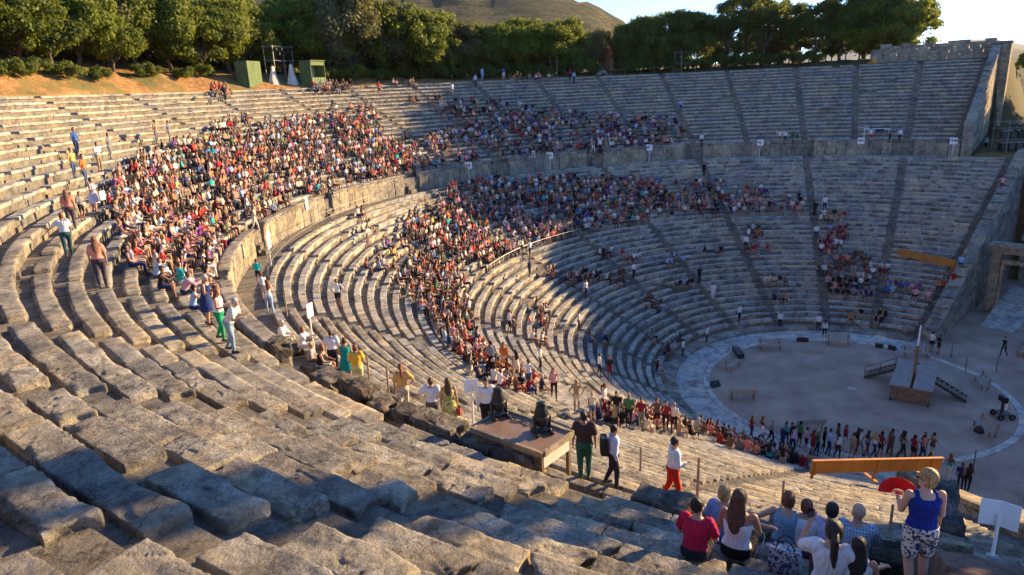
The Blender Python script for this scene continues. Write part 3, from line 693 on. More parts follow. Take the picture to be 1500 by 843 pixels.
# ------------------------------------------------------------------ props on the orchestra
def bench(px, py, rz, label):
    q = gp(px, py, .03); t = thing('park_bench', label, 'bench', q, rz, 'wooden slatted benches round the orchestra')
    for j in range(4):
        mb = MB(); mb.box((0, -.16+.115*j, .44), (1.9, .09, .035)); mb.build('seat_slat', M['bench'], t)
    for j in range(3):
        mb = MB(); mb.box((0, .27+.04*j, .56+.13*j), (1.9, .03, .09)); mb.build('back_slat', M['bench'], t)
    for s_ in (-.75, .75):
        mb = MB(); mb.box((s_, -.15, .21), (.06, .06, .42)); mb.box((s_, .25, .43), (.06, .05, .86), tilt=Matrix.Rotation(-.12, 4, 'X')); mb.box((s_, .04, .40), (.05, .46, .05)); mb.build('leg', M['brownwood'], t)
    return t
bench(1128, 513, rad(-65), 'slatted bench lying nearest the two small black monitors on the ring')
bench(1074, 540, rad(-8), 'slatted bench at the far left curve of the orchestra, beside a black box')
bench(1087, 585, rad(28)+pi/2, 'slatted bench at the left of the orchestra seen from behind')
bench(1184, 630, rad(125), 'slatted bench at the near edge of the orchestra behind the walkers')
bench(1436, 566, rad(195), 'slatted bench at the right of the ring, nearest the ring end')
bench(1341, 524, rad(-72), 'slatted bench behind the tall pole')
bench(1228, 506, rad(-70), 'slatted bench on the far side between the monitors and the pale slab')
b8 = bench(1441, 633, rad(210), 'slatted bench at the right with a dark coat on it')
q = gp(1434, 633, .48); mb = MB(); mb.lathe(q, [(.30, 0), (.26, .18), (.16, .34), (.05, .40)], 10); tag(mb.build('dark_coat', M['black'], None, True), 'dark coat heaped on the slatted bench at the right', 'coat')
def monitor(px, py, rz, label, w_=.55):
    q = gp(px, py, .03); t = thing('stage_speaker', label, 'speaker', q, rz, 'black wedge speakers round the orchestra'); mb = MB()
    V = [(-w_/2, -.2, 0), (w_/2, -.2, 0), (w_/2, .2, 0), (-w_/2, .2, 0), (-w_/2, -.12, .16), (w_/2, -.12, .16), (w_/2, .16, .38), (-w_/2, .16, .38)]
    mb.add(V, [(3, 2, 1, 0), (0, 1, 5, 4), (4, 5, 6, 7), (1, 2, 6, 5), (2, 3, 7, 6), (3, 0, 4, 7)]); mb.build('cabinet', M['black'], t)
    mb = MB(); mb.tube((0, -.0, .272), (0, -.01, .285), .10, .10, 12); mb.build('speaker_cone', M['dark'], t)
    for s_ in (-1, 1): mb = MB(); mb.box((s_*(w_/2+.012), .0, .16), (.02, .12, .03)); mb.build('handle', M['dark'], t)
for a in (((1172, 500), 1.9, 'left one of the two small black wedge speakers on the far ring'), ((1179, 500), 1.7, 'right one of the two small black wedge speakers on the far ring'),
          ((1288, 509), 1.4, 'black wedge speaker by the pale slab, left of the pair'), ((1307, 512), 1.3, 'black wedge speaker by the pole, right of the pair')): monitor(a[0][0], a[0][1], a[1], a[2])
monitor(1048, 566, -.7, 'black wedge speaker standing just inside the left of the ring', .7)
q = gp(1081, 520, .03); t = thing('flight_case', 'long black case lying on the ring at the far left', 'case', q, rad(32)); mb = MB(); mb.box((0, 0, .2), (1.7, .5, .34), ch=.03); mb.build('body', M['black'], t)
mb = MB(); mb.box((0, 0, .385), (1.72, .52, .03), ch=.01); mb.build('lid', M['dark'], t)
for s_ in (-.6, .6): mb = MB(); mb.box((s_, -.27, .25), (.14, .03, .05)); mb.build('handle', M['steel'], t)
# pale slab lying on the ring
q = gp(1274, 497, .06); t = thing('floor_panel', 'flat pale panel lying on the walkway at the far side of the ring', 'panel', q, rad(-60)); mb = MB(); mb.box((0, 0, .0), (3.0, 1.5, .05), ch=.01); mb.build('sheet', M['ring'], t)
# wooden platform with two ramps and a pole
q0 = gp(1331, 592, .0); hd = math.atan2(-(gp(1345, 545)-gp(1331, 592)).x, (gp(1345, 545)-gp(1331, 592)).y)
st = thing('stage_platform', 'grey plank platform on wheels with stairs down both sides, in the orchestra', 'stage platform', q0, hd)
W_, D_, H_ = 2.5, 5.2, 1.15
for sx in (-1, 1):
    for i in range(9):
        mb = MB(); mb.box((sx*(.10+.065+.131*i), D_/2, H_), (.122, D_, .045)); mb.build('deck_plank', M['deckwood'], st)
for sx in (-1, 1):
    mb = MB(); mb.box((sx*(W_/2-.04), D_/2, H_-.10), (.08, D_+.02, .14)); mb.build('side_beam', M['brownwood'], st)
for y_ in (.05, D_-.05): mb = MB(); mb.box((0, y_, H_-.10), (W_-.17, .08, .13)); mb.build('cross_beam', M['brownwood'], st)
for i in range(4): mb = MB(); mb.box((0, .0, .30+.19*i), (W_-.25, .03, .17)); mb.build('front_board', M['brownwood'], st)
for sx in (-1, 1):
    for y_ in (.12, D_/2, D_-.12):
        mb = MB(); mb.box((sx*(W_/2-.14), y_, (H_-.17+.16)/2), (.12, .12, H_-.17-.16)); mb.build('leg', M['brownwood'], st)
        mb = MB(); mb.tube((sx*(W_/2-.14)-.06, y_, .14), (sx*(W_/2-.14)+.06, y_, .14), .14, .14, 12); wh = mb.build('wheel', M['black'], st); mb = MB(); mb.tube((sx*(W_/2-.14)-.07, y_, .14), (sx*(W_/2-.14)+.07, y_, .14), .05, .05, 10); mb.build('hub', M['steel'], wh)
def side_stair(sx, y0):
    s_ = thing('portable_stair', 'black portable stair leading up to the %s side of the plank platform' % ('right' if sx > 0 else 'left'), 'stair')
    s_.matrix_world = Matrix.Translation(q0) @ Matrix.Rotation(hd, 4, 'Z')
    x0 = sx*(W_/2+.02)
    for yy in (y0-.5, y0+.5):
        mb = MB(); mb.box((x0+sx*.95, yy, H_/2), (2.15, .06, .18), tilt=Matrix.Rotation(sx*math.atan2(H_-.15, 1.9), 4, 'Y')); mb.build('stringer', M['dark'], s_)
    for i in range(6): mb = MB(); mb.box((x0+sx*(.16+.31*i), y0, H_-.16*(i+1)+.02), (.28, .94, .035)); mb.build('tread', M['brownwood'], s_)
    if sx < 0:
        for yy in (y0-.52,):
            mb = MB(); mb.tube((x0, yy, H_+.8), (x0+sx*1.9, yy, .9), .025); mb.tube((x0, yy, H_+.4), (x0+sx*1.9, yy, .5), .02)
            for f in (0, .5, 1): mb.tube((x0+sx*1.9*f, yy, H_*(1-f)), (x0+sx*1.9*f, yy, H_*(1-f)+.85), .025)
            mb.build('handrail', M['dark'], s_)
side_stair(-1, 3.6); side_stair(1, 2.4)
pm = Matrix.Translation(q0) @ Matrix.Rotation(hd, 4, 'Z')
t = thing('tall_pole', 'tall brown timber pole with a white upper end standing at the platform', 'pole'); t.matrix_world = pm
mb = MB(); mb.box((-.05, D_*.55, 1.6), (.20, .16, 3.2)); mb.build('shaft', M['brownwood'], t)
mb = MB(); mb.tube((-.05, D_*.55, 3.2), (-.02, D_*.55, 4.7), .07, .05); mb.build('upper_shaft', M['white'], t)
mb = MB(); mb.box((-.05, D_*.55, 2.8), (.5, .1, .1)); mb.build('crosspiece', M['brownwood'], t)
# camera dolly
q = gp(1468, 612, .02); t = thing('camera_dolly', 'black wheeled dolly with a small screen standing right of the orchestra', 'dolly', q, .5)
for sx in (-.4, .4):
    for sy in (-.35, .35): mb = MB(); mb.tube((sx-.05, sy, .2), (sx+.05, sy, .2), .2, .2, 14); wh = mb.build('wheel', M['black'], t); mb = MB(); mb.tube((sx-.06, sy, .2), (sx+.06, sy, .2), .08, .08, 10); mb.build('rim', M['steel'], wh)
mb = MB(); mb.box((0, 0, .34), (.8, .7, .08)); mb.box((0, .1, .75), (.12, .12, .8)); mb.build('frame', M['dark'], t)
mb = MB(); mb.box((0, .12, 1.3), (.62, .30, .40), ch=.04); scr = mb.build('screen', M['black'], t); mb = MB(); mb.box((0, -.04, 1.3), (.52, .02, .30)); mb.build('display', M['glass'], scr)
mb = MB(); mb.box((0, -.05, .82), (.4, .1, .5), ch=.02); mb.build('paper', M['white'], t)
# small cans of light standing low on the ring left
q = gp(1048, 574, .02)
# ------------------------------------------------------------------ signs
FONT = None
def text_mesh(s, size, mat_, parent, loc, rot):
    cu = bpy.data.curves.new('t', 'FONT'); cu.body = s; cu.size = size; cu.extrude = .004; cu.align_x = 'CENTER'; cu.align_y = 'CENTER'
    tmp = bpy.data.objects.new('t', cu); COL.objects.link(tmp); dg = bpy.context.evaluated_depsgraph_get(); me = bpy.data.meshes.new_from_object(tmp.evaluated_get(dg))
    bpy.data.objects.remove(tmp); me.materials.clear(); me.materials.append(mat_); return me_obj('lettering', me, parent, loc, rot)
def sign(q, rz, label, text=None, w_=.72, h_=.62, pole=1.3, double=False, group='white wedge signs on poles', back=False):
    t = thing('wedge_sign', label, 'sign', q, rz, group)
    mb = MB(); mb.tube((0, 0, -.05), (0, 0, pole+h_*.5), .03, .03, 8); mb.build('pole', M['white'], t)
    mb = MB(); mb.lathe((0, 0, 0), [(.10, 0), (.10, .02), (.04, .03)], 12); mb.build('base', M['steel'], t)
    if double:
        for sx, a in ((-1, .25), (1, -.25)):
            mb = MB(); mb.box((sx*w_/2*.98, .02, pole+h_/2), (w_, .02, h_), rz=a); mb.build('board', M['white'], t)
    else:
        mb = MB(); mb.box((0, -.045, pole+h_/2), (w_, .02, h_)); bd = mb.build('board', M['white'], t)
    if text: text_mesh(text, h_*.75, M['dark'], bd, (0, -.062, pole+h_/2), (pi/2, 0, 0))
    return t
def face_cam(x, y): return math.atan2(CAM[1]-y, CAM[0]-x)+pi/2
for px, py, tx, nm in ((1395, 223, 'M', 'nearest the far end wall'), (1260, 221, 'A', 'beside the steward in red'), (1113, 222, 'B', 'left of the two stewards on the far gangway'), (951, 225, 'F', 'below the crowd at the shadowed gangway'),
                   (806, 244, 'H', 'at the end of the white handrail on the gangway'), (687, 258, 'N', 'by the crowded steps in the sunlit gangway')):
    q, s_ = hit(px, py); sign(Vector((q.x, q.y, ZL)), face_cam(q.x, q.y), f'white sign reading {tx}, {nm}', tx, group=None, h_=.7)
q, s_ = hit(452, 328); sign(Vector((q.x, q.y, ZL)), face_cam(q.x, q.y)+1.2, 'narrow white sign on a pole on the sunlit gangway near the wall of slabs', None, .5, .9, 1.2, group=None)
q, s_ = hit(398, 392); sign(Vector((q.x, q.y, ZL)), face_cam(q.x, q.y)+1.25, 'tall narrow white sign on a pole beside the gangway handrail', None, .5, 1.0, 1.1, group=None)
q = gp(452, 452, ZL+1.45); sign(Vector((q.x, q.y, ZL-.05)), face_cam(q.x, q.y)+1.0, 'plain pale sign board seen from behind beside the woman in white', None, .42, .55, 1.15, group=None)
q = gp(690, 565, ZL+1.50); sign(Vector((q.x, q.y, ZL)), face_cam(q.x, q.y)+.15, 'blank back of a white double sign board next to the usher', None, .20, .38, 1.30, double=True, group=None)
q = Vector(at_ := (CAM+ray(1457, 795)*12.4)); sign(Vector((q.x, q.y, q.z-.3)), face_cam(q.x, q.y)+.1, 'white folded sign board on a pole right of the near end wall', None, .30, .50, .62, double=True, group=None)
# ------------------------------------------------------------------ orange boards
def board_run(a, b_, h, th, legs, label):
    """a, b_: bottom end points"""
    a, b_ = Vector(a), Vector(b_); d = b_-a; L_ = d.length; t = thing('orange_board', label, 'board')
    X = d.normalized(); Y = Vector((0, 0, 1)).cross(X).normalized(); Z = X.cross(Y); Mt = Matrix((X, Y, Z)).transposed().to_4x4(); Mt = Matrix.Translation(a) @ Mt; t.matrix_world = Mt
    n = max(2, int(L_/1.3))
    for i in range(n): mb = MB(); mb.box((L_*(i+.5)/n, 0, h/2), (L_/n-.012, th, h)); mb.build('panel', M['wood'], t)
    mb = MB(); mb.box((L_/2, -.03, h+.02), (L_+.02, th+.1, .035)); mb.build('top_rail', M['wood'], t)
    for f in legs:
        mb = MB(); mb.box((L_*f, .03+th, -.10), (.12, .06, .85)); mb.box((L_*f, -.03-th, h/2), (.10, .05, h+.04)); mb.box((L_*f, .20, -.42), (.16, .8, .07)); mb.build('leg', M['wood'], t)
    return t
# ------------------------------------------------------------------ gate in the far parodos
ga = thing('parodos_gate', 'tan stone gateway with lintel beside the far retaining wall', 'gateway')
t_, rd_, _k = DIRS(25, 0)
G0 = PT(24.6, 0, 0)+t_*1.75
def gbox(nm, a, b_, z0, z1, wd, mt, ch=.02):
    """a: metres outward from the wall, along t_"""
    c = G0+t_*((a+b_)/2); mb = MB(); mb.box((c.x, c.y, (z0+z1)/2), (wd, b_-a, z1-z0), rz=math.atan2(rd_.y, rd_.x), ch=ch); mb.build(nm, mt, ga)
for j in range(6): gbox('jamb_block', 0, .75, j*.92, (j+1)*.92-.015, .9+.02*(j % 2), M['gate'])
for j in range(6): gbox('jamb_block', 3.4, 4.2, j*.92, (j+1)*.92-.015, .9+.02*(j % 2), M['gate'])
gbox('inner_post', .78, 1.0, 0, 4.9, .5, M['gate']); gbox('inner_lintel', 1.0, 3.4, 4.55, 4.9, .5, M['gate'])
gbox('lintel', -.15, 4.4, 5.53, 6.1, 1.1, M['gate']); gbox('cornice', -.3, 4.6, 6.11, 6.38, 1.4, M['wall'])
# retaining wall that closes the passage behind the gate
rwl = thing('terrace_wall', 'rough stone terrace wall closing the passage behind the gateway', 'wall')
rs = random.Random(77)
for c in range(17):
    a = 1.0+rs.uniform(0, .4)
    while a < 12:
        l_ = rs.uniform(.9, 1.7); q = PT(37.0, 0, 0)+t_*(a+l_/2+.7); mb = MB(); mb.box((q.x, q.y, c*.72+.36), (.8+rs.uniform(-.05, .05), l_-.02, .705), rz=math.atan2(rd_.y, rd_.x), ch=.03); mb.build('wall_block', rs.choice([M['wall'], M['seat']]), rwl); a += l_
rmp = thing('entrance_ramp', 'smooth pale ramp leading up through the stone gateway', 'ramp')
mb = MB(); V = []
for r_, z_ in ((19.5, .02), (25.5, .9), (31, 1.0)):
    for a in (2.6, 5.2): q = PT(r_, 0, z_)+t_*a; V += [q, Vector((q.x, q.y, -.1))]
mb.add(V, [(0, 2, 6, 4), (4, 6, 10, 8), (0, 4, 5, 1), (4, 8, 9, 5), (2, 3, 7, 6), (6, 7, 11, 10), (0, 1, 3, 2)]); mb.build('slab', M['pave'], rmp)
# low kerb right of the ramp
kb2 = thing('low_kerb', 'low stone kerb along the right side of the entrance ramp', 'kerb')
for i in range(10):
    q = PT(14.5+i*1.9, 0, .25)+t_*6.6; mb = MB(); mb.box(q, (1.85, .5, .5), rz=math.atan2(rd_.y, rd_.x), ch=.03); mb.build('kerb_stone', M['wall'], kb2)
# ------------------------------------------------------------------ rim furniture
def booth(px, d, w_, h_, rz, label, open_=False):
    q = RP(px, d); t = thing('green_booth', label, 'booth', (q[0], q[1], ZU+.15), rz)
    if not open_:
        mb = MB(); mb.box((0, 0, h_/2+.12), (w_, 1.4, h_), ch=.02); mb.build('body', M['green'], t)
        for i in range(4): mb = MB(); mb.box((-w_/2+w_*(i+.5)/4, -.72, h_/2+.12), (w_/4-.02, .03, h_-.06)); mb.build('panel', M['green'], t)
    else:
        mb = MB(); mb.box((-w_/2+.05, 0, h_/2), (.08, 1.5, h_)); mb.box((w_/2-.05, 0, h_/2), (.08, 1.5, h_)); mb.box((0, .7, h_/2), (w_-.2, .06, h_)); mb.build('wall', M['green'], t)
        mb = MB(); mb.box((0, .64, h_*.62), (w_-.22, .04, h_*.7)); mb.build('lining', M['cream'], t)
        mb = MB(); mb.box((0, 0, h_+.04), (w_+.1, 1.7, .08)); mb.build('roof', M['green'], t)
        mb = MB(); mb.box((0, -.72, h_-.28), (w_-.02, .06, .42)); mb.build('fascia', M['green'], t)
        mb = MB(); mb.box((0, -.72, .5), (w_-.2, .05, 1.0)); mb.build('counter_front', M['green'], t)
        for i in range(5): mb = MB(); mb.box((-w_/2+.2+i*(w_-.4)/4, -.76, .5), (.05, .03, .98)); mb.build('batten', M['cream'], t)
    for s_ in (-1, 1): mb = MB(); mb.box((s_*w_*.4, 0, .06), (.1, 1.3, .12)); mb.build('skid', M['brownwood'], t)
    return t
booth(366, 60.3, 2.7, 2.7, rad(22), 'closed green wooden booth on the rim at the left')
booth(460, 59.6, 2.7, 2.8, rad(12), 'open green ticket booth with a person inside, on the rim', True)
def tarp(px, d, h_, label, seed):
    q = RP(px, d); rs_ = random.Random(seed); t = thing('tarpaulin', label, 'tarpaulin', (q[0], q[1], ZU+.15), rad(15)); P = []
    for j in range(13):
        f = j/12; r_ = .18+.62*(1-f)**1.3
        P.append([Vector((r_*cos(a)*(1+.25*sin(a*5+j*.4)), r_*sin(a)*.7*(1+.22*sin(a*7+j*.6)), f*h_)) for a in [2*pi*i/28 for i in range(29)]])
    mb = MB(); mb.grid(P); mb.build('sheet', M['cloth'], t, True); mb = MB(); mb.tube((0, 0, 0), (0, 0, h_+.2), .03); mb.build('support', M['steel'], t)
tarp(402, 60.3, 2.3, 'pale tarpaulin draped over equipment right of the closed green booth', 4); tarp(429, 60.3, 2.5, 'pale tarpaulin draped over equipment left of the open green booth', 8)
def scaffold(px, d, w_, h_, lev, label, rz=0, lights=0, dp=1.2, base=ZU+.1):
    q = RP(px, d) if d < 70 else CAM+ray(px, 122)*(d-70+4); t = thing('scaffold_tower', label, 'scaffold', (q[0], q[1], base), rz)
    for sx in (-1, 1):
        for sy in (-1, 1): mb = MB(); mb.tube((sx*w_/2, sy*dp/2, 0), (sx*w_/2, sy*dp/2, h_), .04, .04, 6); mb.build('upright', M['steel'], t)
    for z in lev:
        for sy in (-1, 1): mb = MB(); mb.tube((-w_/2-.25, sy*dp/2, z), (w_/2+.25, sy*dp/2, z), .03, .03, 6); mb.build('ledger', M['steel'], t)
        for sx in (-1, 1): mb = MB(); mb.tube((sx*w_/2, -dp/2-.1, z+.05), (sx*w_/2, dp/2+.1, z+.05), .03, .03, 6); mb.build('transom', M['steel'], t)
    for i in range(lights):
        x = -w_/2+w_*(i+.5)/lights; mb = MB(); zt = h_-.35-(i % 2)*.5; mb.tube((x, -dp/2-.35, zt-.06), (x, -dp/2+.1, zt), .14, .10, 10); mb.tube((x, -dp/2, zt), (x, -dp/2, zt+.3), .02, .02, 5); mb.build('spotlight', M['black'], t)
    return t
scaffold(413, 62.0, 3.6, 4.6, (1.4, 3.0, 4.5), 'scaffold with spotlights behind the two green booths', rad(15), 7)
scaffold(817, 60.5, 1.7, 3.9, (1.0, 2.2, 3.7), 'metal scaffold with dark equipment on top among the trees', rad(-10), 5)
scaffold(1003, 59.6, 3.1, 2.9, (1.1, 1.3, 2.7), 'pale open scaffold frame on the rim in front of the dark trees', rad(-20), 0)
scaffold(1503, 139, 3.6, 3.4, (1.3, 2.6, 3.3), 'large dark lighting scaffold at the right edge beyond the far end wall', rad(-60), 10, 2.6, 12.4)
t = thing('speaker_array', 'dark green draped rack of lighting gear on the scaffold at the right edge', 'lighting gear', (*(CAM+ray(1504, 122)*73)[:2], 12.4), rad(-60))
for i in range(5):
    for j in range(2): mb = MB(); mb.box((-1.5+i*.8, 0, .75+j*1.25), (.6, .8, .75), ch=.05); mb.build('cabinet', M['dark'] if (i+j) % 3 else M['black'], t)
# stage light on a mast right of the wall
q = CAM+ray(1464, 122)*75; t = thing('light_mast', 'thin mast with one box lamp standing right of the far end wall', 'light mast', (q[0], q[1], 12.3)); mb = MB(); mb.tube((0, 0, 0), (0, 0, 4.4), .04); mb.build('pole', M['dark'], t); mb = MB(); mb.box((0, 0, 4.6), (.5, .4, .5), ch=.05); mb.build('lamp_housing', M['black'], t)
# utility poles
for px, d, h, cross, lb in ((925, 112, 9.6, 0, 'bare dark utility pole rising behind the trees'), (943, 130, 11.2, 1, 'utility pole with a crossarm behind the trees')):
    q = CAM+ray(px, 122)*d; z = gz(q[0], q[1]); t = thing('utility_pole', lb, 'utility pole', (q[0], q[1], z), rad(-55)); mb = MB(); mb.tube((0, 0, -.5), (0, 0, 30.6-z if not cross else 32.4-z), .18, .12); mb.build('pole', M['brownwood'], t)
    if cross: mb = MB(); mb.box((0, 0, 32.1-z), (4.2, .15, .2)); mb.build('crossarm', M['brownwood'], t)
    else: mb = MB(); mb.tube((0, 0, 30.6-z), (0, 0, 31.1-z), .08); mb.build('insulator', M['dark'], t)
# small terracotta building
q = RP(904, 66); z = gz(q[0], q[1]); t = thing('small_building', 'small terracotta coloured building half hidden behind the trees', 'building', (q[0], q[1], z), rad(-35))
mb = MB(); mb.box((0, 0, 1.5), (4.6, 3.4, 3.4)); mb.build('wall', M['orangewall'], t)
mb = MB(); mb.box((0, 0, 3.3), (5.0, 3.8, .16)); mb.build('roof', M['orangewall'], t)
for s_ in (-1.2, 1.0): mb = MB(); mb.box((s_, -1.72, 1.6), (.9, .04, 1.1)); wn = mb.build('window', M['brownwood'], t); mb = MB(); mb.box((s_, -1.75, 1.6), (.76, .03, .96)); mb.build('pane', M['glass'], wn)
# steps going up among the trees
q = RP(883, 59.4); t = thing('bank_steps', 'flight of grey stone steps climbing the bank between the trees', 'steps', (q[0], q[1], ZU+.1), math.atan2(q[1], q[0])-pi/2)
for i in range(10): mb = MB(); mb.box((0, .42*i, .1+.17*i), (1.6, .46, .18), ch=.01); mb.build('step', M['wall'], t)
mb = MB(); mb.box((-.3, -.9, .16), (.5, 2.2, .07), tilt=Matrix.Rotation(-.2, 4, 'X')); tag(mb.build('loose_plank', M['deckwood'], None, loc=(q[0], q[1], ZU+.1), rot=(0, 0, math.atan2(q[1], q[0])-pi/2)), 'loose plank leaning at the foot of the bank steps', 'plank')
# rope and little posts on the rim and by the orchestra
def rope_posts(pts, h_, label, r_=.03, sag=.25, name='rope_barrier', pm_='post'):
    t = thing(name, label, 'rope barrier')
    for p in pts: mb = MB(); mb.tube(p, Vector(p)+Vector((0, 0, h_)), r_, r_*.9, 7); mb.build('post', M[pm_], t)
    for a, b_ in zip(pts, pts[1:]):
        a, b_ = Vector(a)+Vector((0, 0, h_*.94)), Vector(b_)+Vector((0, 0, h_*.94)); mb = MB()
        mb.path([a.lerp(b_, i/10)-Vector((0, 0, sag*4*(i/10)*(1-i/10))) for i in range(11)], .012, 5); mb.build('rope', M['rope'], t)
rope_posts([CAM_ for CAM_ in [Vector((*RP(px, 59.0), ZU+.1)) for px in (895, 916, 938, 958, 985)]], 1.0, 'rope strung on short posts along the far rim')
rope_posts([gp(1393, 525), gp(1414, 545), gp(1459, 545)], 1.1, 'sagging rope on thin posts at the far side of the parodos', pm_='dark', sag=.5)
rope_posts([gp(1425, 690), gp(1500, 735), gp(1540, 760)], 1.3, 'long sagging rope across the near parodos', pm_='dark', sag=.5)
# metal railings along the gangway
def railing(us, r_, z, label, h_=1.0):
    t = thing('handrail', label, 'handrail'); P = [PT(r_, u, z) for u in us]
    for p in P: mb = MB(); mb.tube(p, p+Vector((0, 0, h_)), .022, .022, 7); mb.build('post', M['steel'], t)
    for zz in (h_, h_*.55):
        for a, b_ in zip(P, P[1:]): mb = MB(); mb.tube(a+Vector((0, 0, zz)), b_+Vector((0, 0, zz)), .016, .016, 6); mb.build('rail', M['steel'], t)
def ub(px, py): q, s_ = hit(px, py); return s_[4]
ua, uz = ub(660, 258), ub(800, 243); railing([ua+(uz-ua)*i/8 for i in range(9)], R1+.45, ZL, 'white handrail along the gangway below the crowd')
ua, uz = ub(403, 410), ub(520, 285); railing([ua+(uz-ua)*i/9 for i in range(10)], R1+.42, ZL, 'white handrail along the sunlit left part of the gangway')
# thin rope rail on the lower tier in front of the crowd
q1, s1 = hit(1180, 318); q2, s2 = hit(705, 395)
u1, u2 = s1[4], s2[4]; kk = int((s1[3]+s2[3])/2/DL-R0/DL)
t = thing('crowd_rail', 'thin metal rail following the bench row below the lower crowd', 'handrail')
kr = s1[2]; P = [PT(rl[kr]+.05, u1+(u2-u1)*i/22, zl[kr]) for i in range(23)]
for p in P: mb = MB(); mb.tube(p, p+Vector((0, 0, .75)), .02, .02, 6); mb.build('post', M['steel'], t)
for a, b_ in zip(P, P[1:]): mb = MB(); mb.tube(a+Vector((0, 0, .74)), b_+Vector((0, 0, .74)), .02, .02, 6); mb.build('rail', M['steel'], t)
# metal frame on the first upper row
q, s_ = hit(1283, 203); t = thing('metal_frame', 'empty pale metal goal-like frame on the lowest far bench of the upper tier', 'frame', (q.x, q.y, ZD+.05), face_cam(q.x, q.y)); mb = MB()
mb.tube((-1.25, 0, 0), (-1.25, 0, 1.1), .04); mb.tube((1.25, 0, 0), (1.25, 0, 1.1), .04); mb.build('upright', M['white'], t); mb = MB(); mb.tube((-1.3, 0, 1.1), (1.3, 0, 1.1), .04); mb.build('crossbar', M['white'], t)
q, s_ = hit(1264, 192); t = thing('white_box', 'pale flat box lying on a bench beside the metal frame', 'box', (q.x, q.y, q.z), face_cam(q.x, q.y)); mb = MB(); mb.box((0, 0, .2), (1.1, .4, .25), ch=.03); mb.build('body', M['ring'], t); mb = MB(); mb.box((0, 0, .34), (1.12, .42, .03), ch=.01); mb.build('lid', M['deckwood'], t)
# ------------------------------------------------------------------ projector table on the gangway wall
qa, qb = CAM+ray(700, 637)*11.6, CAM+ray(792, 672)*11.0
zt = ZD+.26; A_ = gp(690, 628, zt); B_ = gp(794, 666, zt); C_ = gp(838, 634, zt); D_p = gp(738, 602, zt)
tb = thing('equipment_table', 'low stone-edged table with brown top on the gangway, carrying two black projectors', 'table')
cc = (A_+B_+C_+D_p)/4
X = (B_-A_).normalized(); Yv = Vector((-X.y, X.x, 0)); Yv = Yv if Yv.dot(C_-B_) > 0 else -Yv
wx = (B_-A_).length; wy = abs((C_-B_).dot(Yv))*1.0; ang = math.atan2(X.y, X.x)
tb.location = (A_+X*wx/2+Yv*wy/2); tb.rotation_euler = (0, 0, ang if Yv.dot(Vector((-sin(ang), cos(ang), 0))) > 0 else ang+pi)
TBM = Matrix.Translation(tb.location) @ Matrix.Rotation(tb.rotation_euler[2], 4, 'Z')
mb = MB(); mb.box((0, 0, -.035), (wx, wy, .07), ch=.01); mb.build('table_top', mat('brown_sheet', (.21, .135, .085), .5, .4, var=.2, scale=3), tb)
for (x, y, dx, dy) in ((0, -wy/2, wx, .06), (0, wy/2, wx, .06), (-wx/2, 0, .06, wy-.13), (wx/2, 0, .06, wy-.13)):
    mb = MB(); mb.box((x, y, -.02), (dx+.03, dy+.03, .13), ch=.01); mb.build('edge_trim', M['wall'], tb)
for s_ in (-1, 1):
    for s2 in (-1, 1): mb = MB(); mb.box((s_*(wx/2-.08), s2*(wy/2-.08), -.55), (.08, .08, .95)); mb.build('leg', M['brownwood'], tb)
for s2 in (-1, 1):
    mb = MB(); mb.box((0, s2*(wy/2-.05), -.24), (wx-.20, .03, .30)); mb.build('side_panel', M['rock'], tb)
for s_ in (-1, 1):
    mb = MB(); mb.box((s_*(wx/2-.05), 0, -.24), (.03, wy-.20, .30)); mb.build('side_panel', M['cloth'] if s_ > 0 else M['rock'], tb)  # sun and shade put into colour: one end panel pale, others dark
def projector(px, py, label, sc=1.0):
    q = gp(px, py, zt+.005); t = thing('projector', label, 'projector', q, face_cam(q.x, q.y)+.35); t.scale = (sc, sc, sc)
    mb = MB()
    for s_ in (-1, 1): mb.box((s_*.20, -.02, .04), (.09, .52, .07), ch=.015)
    mb.box((0, 0, .09), (.44, .30, .07), ch=.02); mb.build('base', M['black'], t)
    mb = MB()
    for s_ in (-1, 1): mb.box((s_*.20, .0, .28), (.045, .16, .36), ch=.01)
    mb.build('yoke', M['black'], t)
    mb = MB(); mb.lathe((0, 0, .17), [(.09, 0), (.15, .05), (.185, .16), (.19, .30), (.175, .42), (.14, .53), (.115, .60), (.125, .63), (.12, .66), (.10, .665)], 20); hd_ = mb.build('head', M['black'], t, True)
    mb = MB(); mb.lathe((0, 0, .17), [(.10, .668), (.05, .682), (.001, .685)], 18); mb.build('lens', M['glass'], hd_, True)
    mb = MB(); mb.lathe((0, 0, .17), [(.196, .23), (.20, .25), (.20, .29), (.196, .31)], 20); mb.build('ring', M['dark'], hd_, True)
    for s_ in (-1, 1): mb = MB(); mb.tube((s_*.19, 0, .42), (s_*.235, 0, .42), .05, .05, 10); mb.build('knob', M['dark'], t)
    return t
projector(731, 610, 'left one of the two black moving-head projectors on the gangway table', .86)
projector(794, 633, 'right one of the two black moving-head projectors on the gangway table', .86)
mb = MB(); qa = gp(745, 612, zt+.02); qb = gp(785, 625, zt+.02); pts = [qa.lerp(qb, i/14)+Vector((.06*sin(i*1.1), .07*cos(i*1.7), 0)) for i in range(15)]; mb.path(pts, .012, 5)
tag(mb.build('black_cable', M['black']), 'black cable lying on the table between the two projectors', 'cable')
